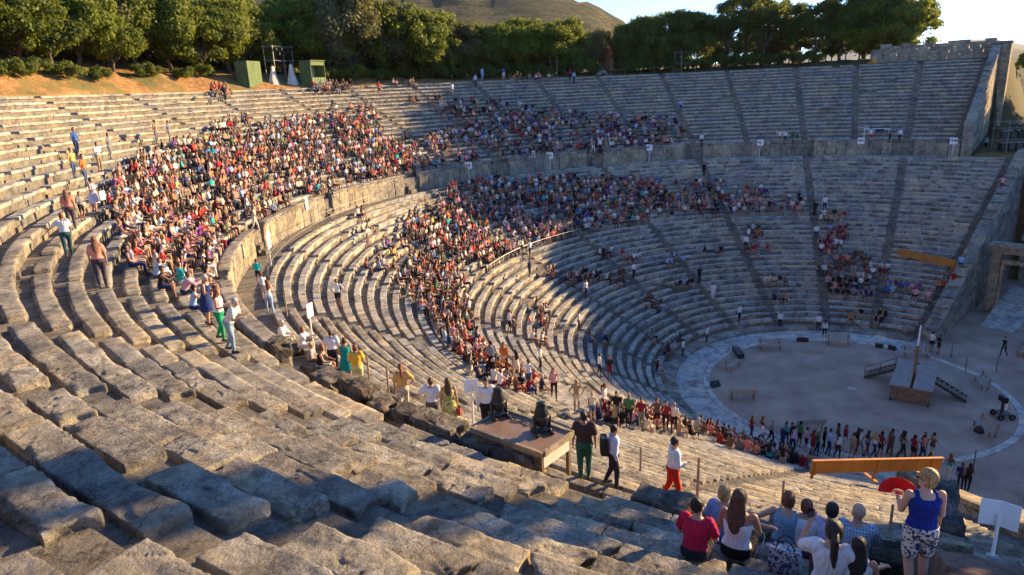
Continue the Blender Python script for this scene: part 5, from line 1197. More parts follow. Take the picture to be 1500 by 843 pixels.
# standing figures: px, py of the feet, proto, top, bottom, hair, facing ('in' to the orchestra, 'cam', 'away', 'l', 'r'), label
ST = [(123, 325, 5, 'grey', 'black', 'dark', 'r', 'boy in a grey shirt standing left of the woman with the white bag'),
 (112, 268, 1, 'yellow', 'denim', 'dark', 'r', 'man in a yellow shirt and jeans standing at the left edge of the crowd'), (128, 274, 1, 'orange', 'denim', 'dark', 'r', 'man in an orange jacket and jeans beside the man in yellow'), (117, 240, 1, 'blue', 'navy', 'dark', 'r', 'man in a dark blue shirt standing behind the man in orange'),
 (148, 252, 5, 'white', 'tan', 'dark', 'r', 'man in white shirt and shorts standing left of the crowd'), (165, 240, 1, 'grey', 'grey', 'brown', 'r', 'grey dressed man standing upright at the top left of the crowd'), (232, 215, 1, 'tan', 'grey', 'dark', 'r', 'man in tan, left one of the two standing above the crowd'), (251, 214, 1, 'grey', 'grey', 'grey', 'r', 'man in grey, right one of the two standing above the crowd'),
 (331, 153, 4, 'black', 'black', 'black', 'in', 'person in black bending on the steps below the green booth'), (556, 144, 3, 'red', 'black', 'dark', 'in', 'person in a red shirt standing alone on the sunlit upper benches'), (707, 112, 1, 'light blue', 'light blue', 'dark', 'in', 'left person in blue standing on the rim'), (738, 111, 1, 'blue', 'white', 'dark', 'in', 'person in blue shirt and white trousers on the rim'),
 (697, 132, 4, 'light blue', 'navy', 'dark', 'in', 'person in light blue walking on the top shaded benches'), (663, 145, 1, 'white', 'tan', 'dark', 'in', 'person in pale clothes standing on shaded upper benches'), (841, 124, 1, 'light blue', 'black', 'dark', 'in', 'man in light blue shirt on the top rows'), (835, 122, 1, 'maroon', 'black', 'dark', 'in', 'person in maroon next to the man in light blue on the top rows'),
 (997, 168, 1, 'light blue', 'navy', 'dark', 'in', 'person in light blue standing right of the upper crowd'), (879, 239, 1, 'white', 'black', 'dark', 'in', 'usher in white shirt on the shaded gangway stair'), (869, 232, 2, 'grey', 'white', 'dark', 'in', 'person in grey beside the usher on the shaded gangway'), (782, 246, 2, 'black', 'white', 'dark', 'in', 'woman with black top and long white skirt by the handrail'),
 (1027, 225, 1, 'white', 'black', 'dark', 'in', 'usher standing below the wall at the right end of the upper crowd'), (1031, 262, 1, 'black', 'black', 'dark', 'in', 'person in black on the stair aisle above the lower crowd'), (1141, 221, 3, 'white', 'red', 'dark', 'in', 'woman with white shirt and red skirt, left of the pair on the far gangway'), (1149, 221, 1, 'white', 'black', 'dark', 'in', 'steward in white and black, right of the pair on the far gangway'),
 (1273, 224, 3, 'white', 'red', 'dark', 'in', 'person in white and red by the sign on the far gangway'), (1300, 226, 1, 'grey', 'black', 'grey', 'r', 'person in grey on the far gangway'), (1315, 228, 1, 'white', 'black', 'dark', 'in', 'person in white, rightmost of the group on the far gangway'), (1443, 222, 1, 'light blue', 'black', 'dark', 'l', 'man in light blue on the path right of the far end wall'),
 (1193, 319, 1, 'black', 'black', 'black', 'in', 'person in black on the stair right of the lower crowd'), (1207, 312, 1, 'white', 'black', 'dark', 'in', 'usher in white beside the stair right of the lower crowd'), (1195, 352, 1, 'white', 'navy', 'dark', 'in', 'usher in white on the aisle left of the dark clad group'), (1092, 374, 1, 'white', 'black', 'dark', 'in', 'usher in white beside the red clad group'),
 (1044, 446, 1, 'white', 'white', 'dark', 'cam', 'man dressed all in white walking on the far lower benches'), (1024, 422, 1, 'black', 'black', 'dark', 'in', 'person in black standing in the aisle left of the man in white'), (1466, 284, 3, 'pink', 'brown', 'dark', 'in', 'person in pink climbing the far end stair'), (1401, 434, 1, 'light blue', 'navy', 'dark', 'in', 'person in light blue on the far end stair near the orange board'), (1393, 436, 3, 'maroon', 'red', 'brown', 'in', 'person in maroon beside the far end stair'),
 (1082, 481, 1, 'white', 'black', 'dark', 'in', 'usher in white shirt, third from the left along the gutter'), (1035, 505, 1, 'white', 'black', 'dark', 'in', 'usher with white shirt, second from the left on the gutter'), (1000, 525, 1, 'white', 'black', 'dark', 'in', 'usher with white shirt, leftmost on the gutter'), (1142, 482, 1, 'white', 'black', 'dark', 'in', 'usher with white shirt between two aisles, right of centre on the gutter'),
 (1198, 487, 1, 'white', 'black', 'dark', 'in', 'usher with white shirt, left of the pair by the ring'), (1207, 496, 4, 'white', 'black', 'black', 'away', 'usher with ponytail seen from behind, right of the pair by the ring'), (1363, 516, 3, 'white', 'black', 'dark', 'r', 'usher in white shirt beside the man in black at the ring'), (1374, 519, 5, 'black', 'black', 'dark', 'l', 'man in black beside the usher at the ring'),
 (1469, 523, 0, 'black', 'black', 'black', 'l', 'man in black walking alone at the right of the parodos'), (497, 453, 3, 'white', 'black', 'dark', 'cam', 'woman in white shirt and black skirt standing alone on the sunlit lower benches'), (848, 486, 1, 'white', 'black', 'dark', 'in', 'usher in white at the sun line on the lower benches'), (747, 489, 1, 'white', 'black', 'dark', 'in', 'usher in white left on the sunlit lower aisle'), (858, 438, 1, 'white', 'black', 'dark', 'in', 'usher in white on the shaded lower aisle'),
 (688, 470, 1, 'white', 'black', 'grey', 'in', 'grey haired usher at the lower end of the crowd'), (776, 408, 1, 'navy', 'black', 'dark', 'in', 'person in navy at the rail below the crowd'), (776, 378, 1, 'white', 'black', 'dark', 'in', 'usher in white at the rail below the crowd'), (928, 412, 1, 'white', 'black', 'dark', 'in', 'usher in white right of the brown clad group'), (540, 362, 5, 'white', 'tan', 'dark', 'in', 'person in pale clothes on the sunlit lower steps'),
 (487, 312, 2, 'white', 'black', 'dark', 'in', 'usher in white on the sunlit gangway by the crowd'), (378, 360, 2, 'cream', 'cream', 'brown', 'in', 'woman all in cream standing against the slab wall'), (407, 352, 5, 'white', 'black', 'dark', 'cam', 'boy in white shirt and black shorts on the gangway'), (380, 418, 5, 'teal', 'black', 'dark', 'away', 'boy in pale teal shirt walking up the gangway'), (388, 440, 5, 'white', 'tan', 'auburn', 'away', 'boy in white shirt behind the boy in teal'),
 (397, 462, 2, 'white', 'light blue', 'auburn', 'away', 'woman in white with light jeans walking on the gangway'), (812, 586, 2, 'pink', 'black', 'auburn', 'cam', 'woman with pink top and black trousers alone on the sunlit steps'), (775, 572, 3, 'white', 'blue', 'brown', 'away', 'woman in a blue skirt below the sunlit crowd'), (721, 548, 1, 'grey', 'black', 'dark', 'away', 'man with grey shirt and backpack among the lower sunlit crowd'),
 (739, 548, 4, 'orange', 'cream', 'auburn', 'away', 'woman in orange top in the line coming down'), (757, 560, 2, 'cream', 'cream', 'dark', 'away', 'woman in cream in the line coming down'), (792, 545, 1, 'white', 'black', 'dark', 'r', 'usher in white on the steps beside the line'), (845, 605, 3, 'tan', 'cream', 'blond', 'cam', 'blond woman at the head of the line coming down'), (868, 617, 3, 'cream', 'blue', 'blond', 'cam', 'girl in blue trousers in the line'),
 (885, 612, 4, 'white', 'maroon', 'auburn', 'r', 'woman in white top and maroon trousers in the line'), (903, 620, 1, 'black', 'grey', 'dark', 'cam', 'man in black shirt in the line'), (921, 626, 1, 'green', 'black', 'blond', 'cam', 'man in dark green shirt in the line'), (939, 628, 1, 'maroon', 'grey', 'dark', 'cam', 'man in maroon shirt in the line'), (962, 630, 3, 'brown', 'black', 'brown', 'cam', 'woman in brown with folded arms in the line'),
 (975, 632, 1, 'maroon', 'black', 'dark', 'cam', 'second man in maroon at the middle of the line'), (987, 634, 4, 'white', 'black', 'blond', 'cam', 'blond person in white in the middle of the line'), (893, 556, 1, 'black', 'maroon', 'dark', 'cam', 'person in black standing on the shaded step'), (878, 552, 1, 'white', 'black', 'dark', 'in', 'usher in white at the shaded steps left'),
 (1213, 668, 1, 'light blue', 'navy', 'dark', 'r', 'man in light blue with navy trousers walking on the near walkway'), (1226, 672, 4, 'white', 'black', 'dark', 'r', 'woman in white walking behind the man in light blue'), (1247, 672, 1, 'tan', 'tan', 'dark', 'r', 'man in tan walking on the near walkway'), (1258, 666, 0, 'white', 'grey', 'dark', 'r', 'man in white with a red backpack walking at the ring'),
 (1279, 672, 2, 'white', 'navy', 'blond', 'r', 'blond woman walking with a bag at the ring'), (1302, 670, 2, 'brown', 'brown', 'dark', 'cam', 'woman in a brown dress walking behind the board'), (1321, 672, 2, 'grey', 'black', 'dark', 'r', 'woman in grey behind the orange board'), (1335, 676, 3, 'maroon', 'black', 'dark', 'r', 'woman in maroon behind the orange board'), (1351, 670, 6, 'white', 'navy', 'dark', 'cam', 'man in white with a raised arm behind the board'), (1363, 674, 2, 'pink', 'black', 'black', 'r', 'dark haired woman at the right end of the board'),
 (1189, 668, 3, 'maroon', 'maroon', 'brown', 'r', 'woman in red on the near walkway'), (1196, 668, 1, 'green', 'navy', 'grey', 'r', 'grey haired man in green walking left of the board'), (1170, 655, 3, 'green', 'black', 'dark', 'r', 'woman in green at the bench by the ring'), (1145, 660, 1, 'navy', 'navy', 'white' if False else 'grey', 'r', 'white haired man in navy by the ring'), (1115, 655, 5, 'white', 'grey', 'dark', 'r', 'person in white at the corner of the walkway'), (1160, 664, 4, 'lilac', 'navy', 'dark', 'r', 'woman in lilac beside the white haired man'),
 (1405, 718, 1, 'navy', 'black', 'brown', 'away', 'man in navy at the near side of the parodos'), (1415, 722, 2, 'black', 'black', 'dark', 'away', 'woman in black beside the man in navy'), (1387, 706, 2, 'teal', 'cream', 'auburn', 'away', 'person in teal above the mossy stone'), (1446, 438, 0, 'black', 'black', 'dark', 'cam', 'dark figure standing in the stone gateway')]
rs = random.Random(31)
def facing(mode, q):
    to = VX((CAM[0]-q.x, CAM[1]-q.y, 0)).normalized(); rt = VX((R2[0], R2[1], 0)).normalized()
    d = {'cam': to, 'away': -to, 'l': -rt, 'r': rt, 'in': inward(q.x, q.y)}[mode]; return math.atan2(d.y, d.x)-pi/2
WHOL = []
for (px, py, v, top, bot, hr, fc, lb) in ST:
    q, s_ = hit(px, py)
    if 'rim' in lb and py < 120: q = Vector((*RP(px, 58.6), ZU+.1))
    if px == 1443: q = gp(1443, 222, 12.35)
    put(STAND[v][0], q, facing(fc, q)+rs.uniform(-.3, .3), rs.uniform(.95, 1.04)*(.82 if 'boy' in lb or 'girl' in lb else 1), top, bot, hr, rs.choice(SKINC), lb, 'people standing and walking in the theatre')
wk = [(1100+i*15.5+rs.uniform(-5, 5), 650+.12*(i*15.5)*.9+rs.uniform(-7, 5)) for i in range(18)]
for i, (px, py) in enumerate(wk):
    v = rs.choice([0, 2, 3, 4, 1]); top, bot, hr, skn = pick(rs); py = min(py, 676); q, s_ = hit(px, py)
    if s_[1] == 'lower': continue
    put(STAND[v][0], q, facing('r', q)+rs.uniform(-.6, .6), rs.uniform(.92, 1.04), top, bot, hr, skn, f'walker in {top} top and {bot} bottoms, {ORD[i]} filling the line at the ring', 'people standing and walking in the theatre')
# ------------------------------------------------------------------ larger figures with separate clothes
def cloth(name, c, pat=None, rough=.85):
    m_ = bpy.data.materials.new(name); m_.use_nodes = True; b = m_.node_tree.nodes['Principled BSDF']; b.inputs['Roughness'].default_value = rough; b.inputs['Specular IOR Level'].default_value = .15
    tc = N(m_, 'ShaderNodeTexCoord').outputs['Object']
    if pat == 'floral': col = ramp(m_, nz(m_, tc, 17, 3, .6, 1.2), [(.47, c), (.50, (.62, .60, .56))], 'LINEAR')
    elif pat == 'floral_y': col = ramp(m_, nz(m_, tc, 14, 3, .6, 1.2), [(.42, (.15, .2, .05)), (.5, c), (.6, (.6, .52, .3))])
    elif pat == 'plaid':
        w1 = N(m_, 'ShaderNodeTexWave'); w1.inputs['Scale'].default_value = 9; L(m_, tc, w1.inputs['Vector']); w2 = N(m_, 'ShaderNodeTexWave', bands_direction='Z'); w2.inputs['Scale'].default_value = 9; L(m_, tc, w2.inputs['Vector'])
        col = mix(m_, .5, ramp(m_, w1.outputs['Fac'], [(.3, c), (.6, (.55, .62, .68))]), ramp(m_, w2.outputs['Fac'], [(.3, c), (.6, (.55, .62, .68))]))
    elif pat == 'stripe':
        w2 = N(m_, 'ShaderNodeTexWave', bands_direction='Z'); w2.inputs['Scale'].default_value = 8; L(m_, tc, w2.inputs['Vector']); col = ramp(m_, w2.outputs['Fac'], [(.45, c), (.55, (.5, .5, .5))])
    else: col = ramp(m_, nz(m_, tc, 5, 3, .6), [(.3, tuple(x*.88 for x in c)), (.7, tuple(min(1, x*1.08) for x in c))])
    L(m_, col, b.inputs['Base Color']); mp = N(m_, 'ShaderNodeMapping'); mp.inputs['Scale'].default_value = (1, 1, .45); mp.inputs['Rotation'].default_value = (.3, .5, 0); L(m_, tc, mp.inputs['Vector']); f = nz(m_, mp.outputs[0], 9, 2, .5, 1.8); bp = N(m_, 'ShaderNodeBump'); bp.inputs['Distance'].default_value = .07; bp.inputs['Strength'].default_value = .8
    L(m_, f, bp.inputs['Height']); L(m_, bp.outputs[0], b.inputs['Normal']); return m_
SK = {}
def skinm(i):
    if i not in SK:
        m_ = mat('skin', SKINC[i], .55, .3); b = m_.node_tree.nodes['Principled BSDF']; b.inputs['Subsurface Weight'].default_value = .08; b.inputs['Subsurface Radius'].default_value = (.02, .008, .004); SK[i] = m_
    return SK[i]
HM_ = {}
def hairm(c):
    if c not in HM_:
        m_ = bpy.data.materials.new('hair_'+c); m_.use_nodes = True; b = m_.node_tree.nodes['Principled BSDF']; tc = N(m_, 'ShaderNodeTexCoord').outputs['Object']
        mp = N(m_, 'ShaderNodeMapping'); mp.inputs['Scale'].default_value = (1, 1, .12); L(m_, tc, mp.inputs['Vector']); f = nz(m_, mp.outputs[0], 60, 3, .7, .6)
        k = HAIRC[c]; L(m_, ramp(m_, f, [(.36, tuple(x*.4 for x in k)), (.64, tuple(min(1, x*1.9) for x in k))]), b.inputs['Base Color']); b.inputs['Roughness'].default_value = .5
        bp = N(m_, 'ShaderNodeBump'); bp.inputs['Distance'].default_value = .03; L(m_, f, bp.inputs['Height']); L(m_, bp.outputs[0], b.inputs['Normal']); HM_[c] = m_
    return HM_[c]
def figure(label, pos, rz, J, top, bottom, hair, skin=0, s=1.0, vx=.014, hi=True, shoe=None):
    """top=(style, colour, pattern); bottom=(style, colour, pattern); hair=(style, colour)"""
    t = thing('person', label, 'person', pos, rz); t.scale = (s, s, s)
    me_obj('body', remesh([x for _, x in bodyprims(J, hi)], vx, 'body', skinm(skin), None, 1), t)
    st, c, pt = top; X, Y, d, h = J['X'], J['Y'], J['d'], J['hip']; g = .014+vx*.6; P = []
    hi_t = {'tank': .93, 'tee': .975, 'shirt': .975, 'strapless': .80, 'dress': .93}[st]
    P.append(torso(J, g, .14, hi_t))
    if st in ('tank', 'dress'):
        for s_ in (-1, 1): P.append(cap(J['sh']+X*s_*.095-d*.06+Y*.085, .03, J['sh']+X*s_*.10+d*.015, .032)); P.append(cap(J['sh']+X*s_*.10+d*.015, .032, J['sh']+X*s_*.09-d*.06-Y*.08, .03))
    if st in ('tee', 'shirt'):
        for n in 'lr':
            e = J['sh'+n].lerp(J['el'+n], .62 if st == 'tee' else 1.0); P.append(cap(J['sh'+n]-X*(.035 if n == 'r' else -.035)-d*.01, .090+(vx-.014)*1.2, e, .072+(vx-.014)*1.2))
            if st == 'shirt': P.append(cap(J['el'+n], .064, J['el'+n].lerp(J['wr'+n], .85), .042))
    if st == 'dress': P.append(loft([(h+d*.08, X*.17, Y*.14), (h-d*.02, X*.20, Y*.17), (h-VX((0, 0, .22)), VX((.23, 0, 0)), VX((0, .20, 0))), (h-VX((0, 0, .44)), VX((.25, 0, 0)), VX((0, .22, 0)))])) if not J['sit'] else None
    me_obj({'dress': 'dress', 'shirt': 'shirt'}.get(st, 'top'), remesh(P, vx*1.1, 'top', cloth('cloth', c, pt), None, 2), t)
    st, c, pt = bottom; P = [loft([(h-d*.09, X*.12, Y*.11), (h-d*.05, X*(.16+g), Y*(.13+g)), (h+d*.03, X*(.172+g), Y*(.132+g)), (h+d*.075, X*(.158+g), Y*(.12+g))])]
    fr = {'trousers': 1, 'shorts': .62, 'skirt': .75, 'none': 0}[st]
    if fr:
        if st == 'skirt':
            if J['sit']: P.append(loft([(VX((0, .02, .10)), VX((.18, 0, 0)), VX((0, 0, .11))), (VX((0, .20, .12)), VX((.21, 0, 0)), VX((0, 0, .10))), (VX((0, .38, .12)), VX((.21, 0, 0)), VX((0, 0, .085)))]))
            else: P.append(loft([(h+d*.05, X*.17, Y*.14), (h-VX((0, 0, .15)), VX((.20, 0, 0)), VX((0, .17, 0))), (h-VX((0, 0, .42)), VX((.215, 0, 0)), VX((0, .19, 0)))]))
        else:
            for n in 'lr':
                P.append(cap(J['hp'+n], .105, J['hp'+n].lerp(J['kn'+n], min(1, fr/.62 if fr < 1 else 1)*(1 if fr == 1 else .72)), .076 if fr == 1 else .092))
                if fr == 1: P.append(cap(J['kn'+n], .074, J['an'+n]+(J['kn'+n]-J['an'+n])*.06, .052))
        me_obj({'trousers': 'trousers', 'shorts': 'shorts', 'skirt': 'skirt'}[st], remesh(P, vx*1.1, 'bottom', cloth('cloth', c, pt), None, 2), t)
    hp = hairprims(J, hair[0], .004)
    if hp: me_obj('hair', remesh(hp, vx*.9, 'hair', hairm(hair[1]), None, 2), t)
    if hi:
        for s_ in (-1, 1):
            V, F = ell(J['head']+J['HM'] @ VX((s_*.030, .080, .004)), .011, .008, .008, J['HM'], 8, 5); mb = MB(); mb.add(V, F); mb.build('eye', M['black'], t, True)
    for n in 'lr':
        P = [cap(J['an'+n]-VX((0, .035, .038)), .046, J['to'+n]+VX((0, .01, 0)), .040)]
        me_obj('shoe', remesh(P, .016, 'shoe', shoe or SHOE, None, 1), t)
    return t
def seat_at(px, py, s=1.0, hh=.80):
    """the bench spot under a head seen at px, py"""
    q, s_ = hit(px, py, hh*s, seat=True); tier, k, r, u = s_[1:5]
    if tier in ('upper', 'cap'):
        k = max(0, min(NU-1, int(round((q.x*0+r-RU0-.2)/DU)))); r = ru[k]+.18; return PT(r, u, zu[k]), k
    if tier == 'lower': k = int(round((r-R0-.2)/DL)); return PT(rl[k]+.18, u, zl[k]), k
    return q, 0
def inrz(q): d = inward(q.x, q.y); return math.atan2(d.y, d.x)-pi/2
W = (.72, .72, .74)
def sitfig(px, py, label, top, bottom, hair, k=2, turn=0, vx=.014, skin=0, sr=(.7, 1.2), **kw):
    """seated on row k of the upper tier; place along the row and body size follow the head position"""
    r = ru[k]+.18; best = None
    for i in range(26):
        s = sr[0]+(sr[1]-sr[0])*i/25
        for j in range(120):
            u = 10.6+j*.0085; x, y, d = proj(PT(r, u, zu[k]+.80*s)); f = (x-px)**2+(y-py)**2
            if best is None or f < best[0]: best = (f, s, u)
    f, s, u = best; p = PT(r, u, zu[k]); J = joints(True, drop=.48/s, **kw); return figure(label, p, inrz(p)+turn, J, top, bottom, hair, skin, s, vx), J
# foreground group on the near benches
F1 = sitfig(1023, 742, 'dark haired boy in a red T-shirt, leftmost of the seated foreground group', ('tee', (.42, .015, .06), None), ('shorts', (.02, .02, .03), None), ('short', 'black'), 3, sr=(.7, 0.98), lean=.18, arms='lap', head=(-.5, 0))
F2 = sitfig(1062, 722, 'blond child in a blue dress with one arm stretched out to the right', ('tee', (.20, .27, .50), None), ('skirt', (.05, .10, .40), None), ('bob', 'blond'), 1, sr=(.7, 1.1), lean=.1, arms=('lap', 'side'), female=True, head=(-.3, 0))
F3 = sitfig(1082, 728, 'woman with very long brown hair, white strapless top and black skirt', ('strapless', W, None), ('skirt', (.012, .012, .015), None), ('long', 'brown'), 2, sr=(.7, 1.18), lean=.14, arms=('lap', 'knees'), female=True, head=(-.25, .05), skin=2)
F4 = sitfig(1155, 733, 'short red haired woman in a pale blue sleeveless top, seen from behind', ('tank', (.22, .38, .52), None), ('trousers', (.05, .09, .16), None), ('bob', 'auburn'), 0, sr=(.7, 1.18), lean=.12, arms=('side', 'lap'), female=True, skin=1)
F5 = sitfig(1181, 736, 'ginger haired child in a white shirt beside the woman in pale blue', ('tee', W, None), ('shorts', (.1, .1, .2), None), ('short', 'auburn'), 0, sr=(.7, 1.08), lean=.15, arms='lap')
F6 = sitfig(1224, 744, 'black haired person in a pale lilac shirt left of the bald man', ('tee', (.50, .52, .74), None), ('trousers', (.04, .04, .08), None), ('short', 'black'), 0, sr=(.7, 1.12), lean=.16, arms='lap')
F7 = sitfig(1258, 744, 'balding man in a blue checked shirt seated second from the right', ('tee', (.10, .26, .42), 'plaid'), ('trousers', (.06, .06, .08), None), ('bald', 'grey'), 0, sr=(.7, 1.22), lean=.12, arms='knees', head=(.4, 0), skin=1)
F8 = sitfig(1228, 772, 'woman in a white T-shirt with a dark ponytail holding up a phone', ('tee', W, None), ('trousers', (.02, .02, .03), None), ('pony', 'dark'), 3, sr=(.7, 1.18), lean=.06, arms=('phone', 'hug'), female=True, head=(.25, 0), turn=.0)
F9 = sitfig(1260, 788, 'small dark haired girl in a white vest leaning beside the woman with the phone', ('tank', W, None), ('shorts', (.3, .3, .35), None), ('long', 'dark'), 3, sr=(.7, 0.98), lean=.15, arms='lap', female=True)
# standing woman with the fan
pw = Vector((-42.33, -4.78, 0)); pw.z = 15.60
J10 = joints(False, .03, arms=('fan', 'bent'), stride=.04, head=(.9, .05), female=True); rz10 = inrz(pw)+.35
F10 = figure('blond woman standing with a big red fan, blue sleeveless top and patterned shorts', pw, rz10, J10, ('tank', (.012, .03, .22), None), ('shorts', (.03, .035, .10), 'floral'), ('bob', 'blond'), 1, 1.0, .013)
def jw(fig, J, key): return fig.matrix_basis @ J[key] if False else (Matrix.Translation(fig.location) @ Matrix.Rotation(fig.rotation_euler[2], 4, 'Z') @ Matrix.Diagonal((*fig.scale, 1))) @ J[key]
hp_ = jw(F10, J10, 'wrl')+VX((0, 0, .03)); t = thing('hand_fan', 'wide open red folding fan held by the blond woman', 'fan', hp_)
to = VX((CAM[0]-hp_.x, CAM[1]-hp_.y, .2)).normalized(); side = VX((0, 0, 1)).cross(to).normalized(); upv = to.cross(side)
RED = mat('red_fan_fabric', (.62, .012, .012), .6, .3); nb = 22
t.location = hp_; 
for i in range(nb):
    a0, a1 = rad(-8+196*i/nb), rad(-8+196*(i+1)/nb); am = (a0+a1)/2; V = []
    for r_ in (.07, .215):
        for a, o_ in ((a0, 0), (am, .012), (a1, 0)): V.append(side*r_*cos(a)+upv*r_*sin(a)+to*o_)
    V += [v-to*.002 for v in V]
    mb = MB(); mb.add(V, [(0, 1, 4, 3), (1, 2, 5, 4), (9, 10, 7, 6), (10, 11, 8, 7), (3, 4, 10, 9), (4, 5, 11, 10)]); mb.build('leaf_fold', RED, t)
for i in range(0, nb+1, 2):
    a = rad(-8+196*i/nb); mb = MB(); mb.tube((0, 0, 0), side*.18*cos(a)+upv*.18*sin(a), .004, .003, 5); mb.build('rib', RED, t)
# sunglasses
H = J10['head']; M3 = J10['HM']
t = thing('sunglasses', 'dark sunglasses worn by the blond woman with the fan', 'sunglasses'); t.matrix_world = Matrix.Translation(pw) @ Matrix.Rotation(rz10, 4, 'Z')
for s_ in (-1, 1):
    V, F = ell(H+M3 @ VX((s_*.034, .094, .004)), .030, .010, .022, M3, 12, 7); mb = MB(); mb.add(V, F); mb.build('lens', M['glass'], t, True)
    mb = MB(); mb.tube(H+M3 @ VX((s_*.062, .09, .008)), H+M3 @ VX((s_*.088, .0, .0)), .004); mb.build('temple', M['black'], t)
def bag(loc, w_, d_, h_, m_, label, rz=0, handle=True, name='bag'):
    t = thing(name, label, 'bag', loc, rz); R_ = [(0, .86), (.08, 1.0), (.5, 1.04), (.85, .97), (1.0, .90)]
    mb = MB(); P = []
    for f, k in R_:
        P.append([VX((w_/2*k*math.copysign(abs(cos(a))**.5, cos(a)), d_/2*k*math.copysign(abs(sin(a))**.5, sin(a)), f*h_)) for a in [2*pi*i/24 for i in range(25)]])
    mb.grid(P); mb.add([P[0][i] for i in range(24)], [tuple(range(23, -1, -1))]); mb.add([P[-1][i]-VX((0, 0, .02)) for i in range(24)], [tuple(range(24))]); mb.build('body', m_, t, True)
    if handle:
        for s_ in (-1, 1): mb = MB(); mb.path([VX((w_*.28*cos(a), s_*d_*.3, h_+h_*.35*sin(a)-.01)) for a in [pi*i/8 for i in range(9)]], .010, 5); mb.build('handle', M['black'], t)
    return t
p = jw(F10, J10, 'wrr'); d_ = VX(p)+VX((0, 0, -.42)); bag(d_, .32, .16, .36, mat('tan_leather', (.36, .17, .055), .5, .4, var=.2, scale=9), 'tan leather handbag hanging from the arm of the blond woman', rz10)
mb = MB(); sh = jw(F10, J10, 'shl'); hp2 = jw(F10, J10, 'hip'); fw = Matrix.Rotation(rz10, 3, 'Z'); 
def row_at(px, k, z=.2):
    r = ru[k]+.2; u = min((10.6+j*.004 for j in range(250)), key=lambda v: abs(proj(PT(r, v, zu[k]+z))[0]-px)); return PT(r, u, zu[k])
q = row_at(1150, 2); bag(q+VX((0, 0, .0)), .42, .22, .40, cloth('tote_print', (.05, .08, .20), 'floral'), 'patterned blue tote bag standing on a bench in the foreground', inrz(q))
q = row_at(1205, 1); bag(q, .36, .2, .22, cloth('red_bag_cloth', (.42, .02, .05), None), 'dark red bag on the bench left of the woman with the phone', inrz(q)+.2)
q = row_at(1128, 1); bag(q, .24, .12, .22, cloth('white_bag_cloth', (.6, .62, .66), 'stripe'), 'pale striped shopping bag on the bench beside the long haired woman', inrz(q))
ph = jw(F8[0], F8[1], 'wrl')+VX((0, 0, .10)); d_ = inward(ph.x, ph.y)
t = thing('mobile_phone', 'dark mobile phone held up by the woman in the white T-shirt', 'phone', ph+d_*.02, inrz(ph)); mb = MB(); mb.box((0, 0, 0), (.075, .009, .15), ch=.003); mb.build('body', M['black'], t); mb = MB(); mb.box((0, -.0055, 0), (.066, .001, .135)); mb.build('screen', M['glass'], t)
# mid distance figures with parts
def standfig(px, py, label, top, bottom, hair, fc, s=1.0, skin=0, dz=0, **kw):
    q = gp(px, py, ZL+1.72*s); r_, u_ = ru_of(q.x, q.y); g_ = r_ < RW+.5 and px > 450
    if g_: q.z = ZL
    else: q, s_ = hit(px, py, 1.70*s-dz)
    J = joints(False, **kw); return figure(label, q, facing(fc, q), J, top, bottom, hair, skin, s, .022, False)
def kn(c): return COLS[c]
standfig(88, 312, 'woman in a pale blue shirt and dark teal trousers climbing at the left', ('tee', (.55, .62, .66), None), ('trousers', (.03, .08, .10), None), ('bob', 'auburn'), 'away', 1.0, lean=.05, arms=('side', 'swingf'), stride=.2, female=True)
standfig(98, 294, 'woman with pink top ahead of the woman in pale blue', ('tee', kn('coral'), None), ('trousers', (.1, .08, .08), None), ('long', 'auburn'), 'away', .98, lean=.05, arms='down', stride=.1, female=True)
standfig(136, 347, 'long haired woman in a salmon blouse and dark trousers at the left', ('tee', (.62, .27, .19), None), ('trousers', (.06, .05, .07), None), ('long', 'auburn'), 'away', 1.02, lean=.04, arms=('down', 'down'), stride=.12, female=True)
standfig(134, 276, 'woman in a pale lilac tunic carrying a white bag at the left', ('dress', (.55, .52, .66), None), ('none', W, None), ('short', 'dark'), 'r', 1.0, lean=.05, arms=('down', 'bent'), stride=.1, female=True)
standfig(314, 422, 'woman in white top and bright green trousers at the lower edge of the crowd', ('tank', W, None), ('trousers', (.02, .30, .13), None), ('long', 'auburn'), 'r', .98, lean=.08, arms='bent', stride=.1, female=True)
standfig(328, 434, 'man with a speckled white shirt and light jeans stooping beside the gangway wall', ('tee', (.6, .6, .6), 'floral'), ('trousers', (.22, .33, .42), None), ('short', 'grey'), 'r', 1.0, lean=.5, arms='bent', stride=.1)
standfig(295, 402, 'woman in a navy dress standing at the lower edge of the crowd', ('dress', (.02, .04, .15), None), ('none', W, None), ('short', 'grey'), 'r', 1.0, lean=.15, arms='bent', stride=.05, female=True)
standfig(483, 483, 'person in a white T-shirt standing behind the seated four on the gangway', ('tee', W, None), ('trousers', (.02, .02, .03), None), ('short', 'brown'), 'away', .95, lean=.05, arms='down', stride=.05)
standfig(503, 494, 'woman in a teal dress standing left of the woman in yellow', ('dress', (.01, .28, .26), None), ('none', W, None), ('bob', 'brown'), 'away', .95, lean=.05, arms='bent', stride=.05, female=True)
standfig(519, 504, 'woman in a yellow top and pale yellow trousers on the gangway', ('tee', (.75, .42, .05), None), ('trousers', (.62, .55, .25), None), ('bob', 'auburn'), 'away', 1.0, lean=.05, arms='bent', stride=.05, female=True)
standfig(586, 532, 'woman with ginger ponytail, yellow top and patterned trousers walking the gangway', ('tee', (.62, .36, .12), None), ('trousers', (.30, .24, .18), 'floral'), ('pony', 'auburn'), 'away', 1.0, lean=.04, arms=('down', 'hips'), stride=.15, female=True)
standfig(630, 553, 'person in a white T-shirt beside the woman in a flowered dress', ('tee', W, None), ('trousers', (.1, .1, .1), None), ('short', 'brown'), 'away', .97, lean=.05, arms=('side', 'down'), stride=.05)
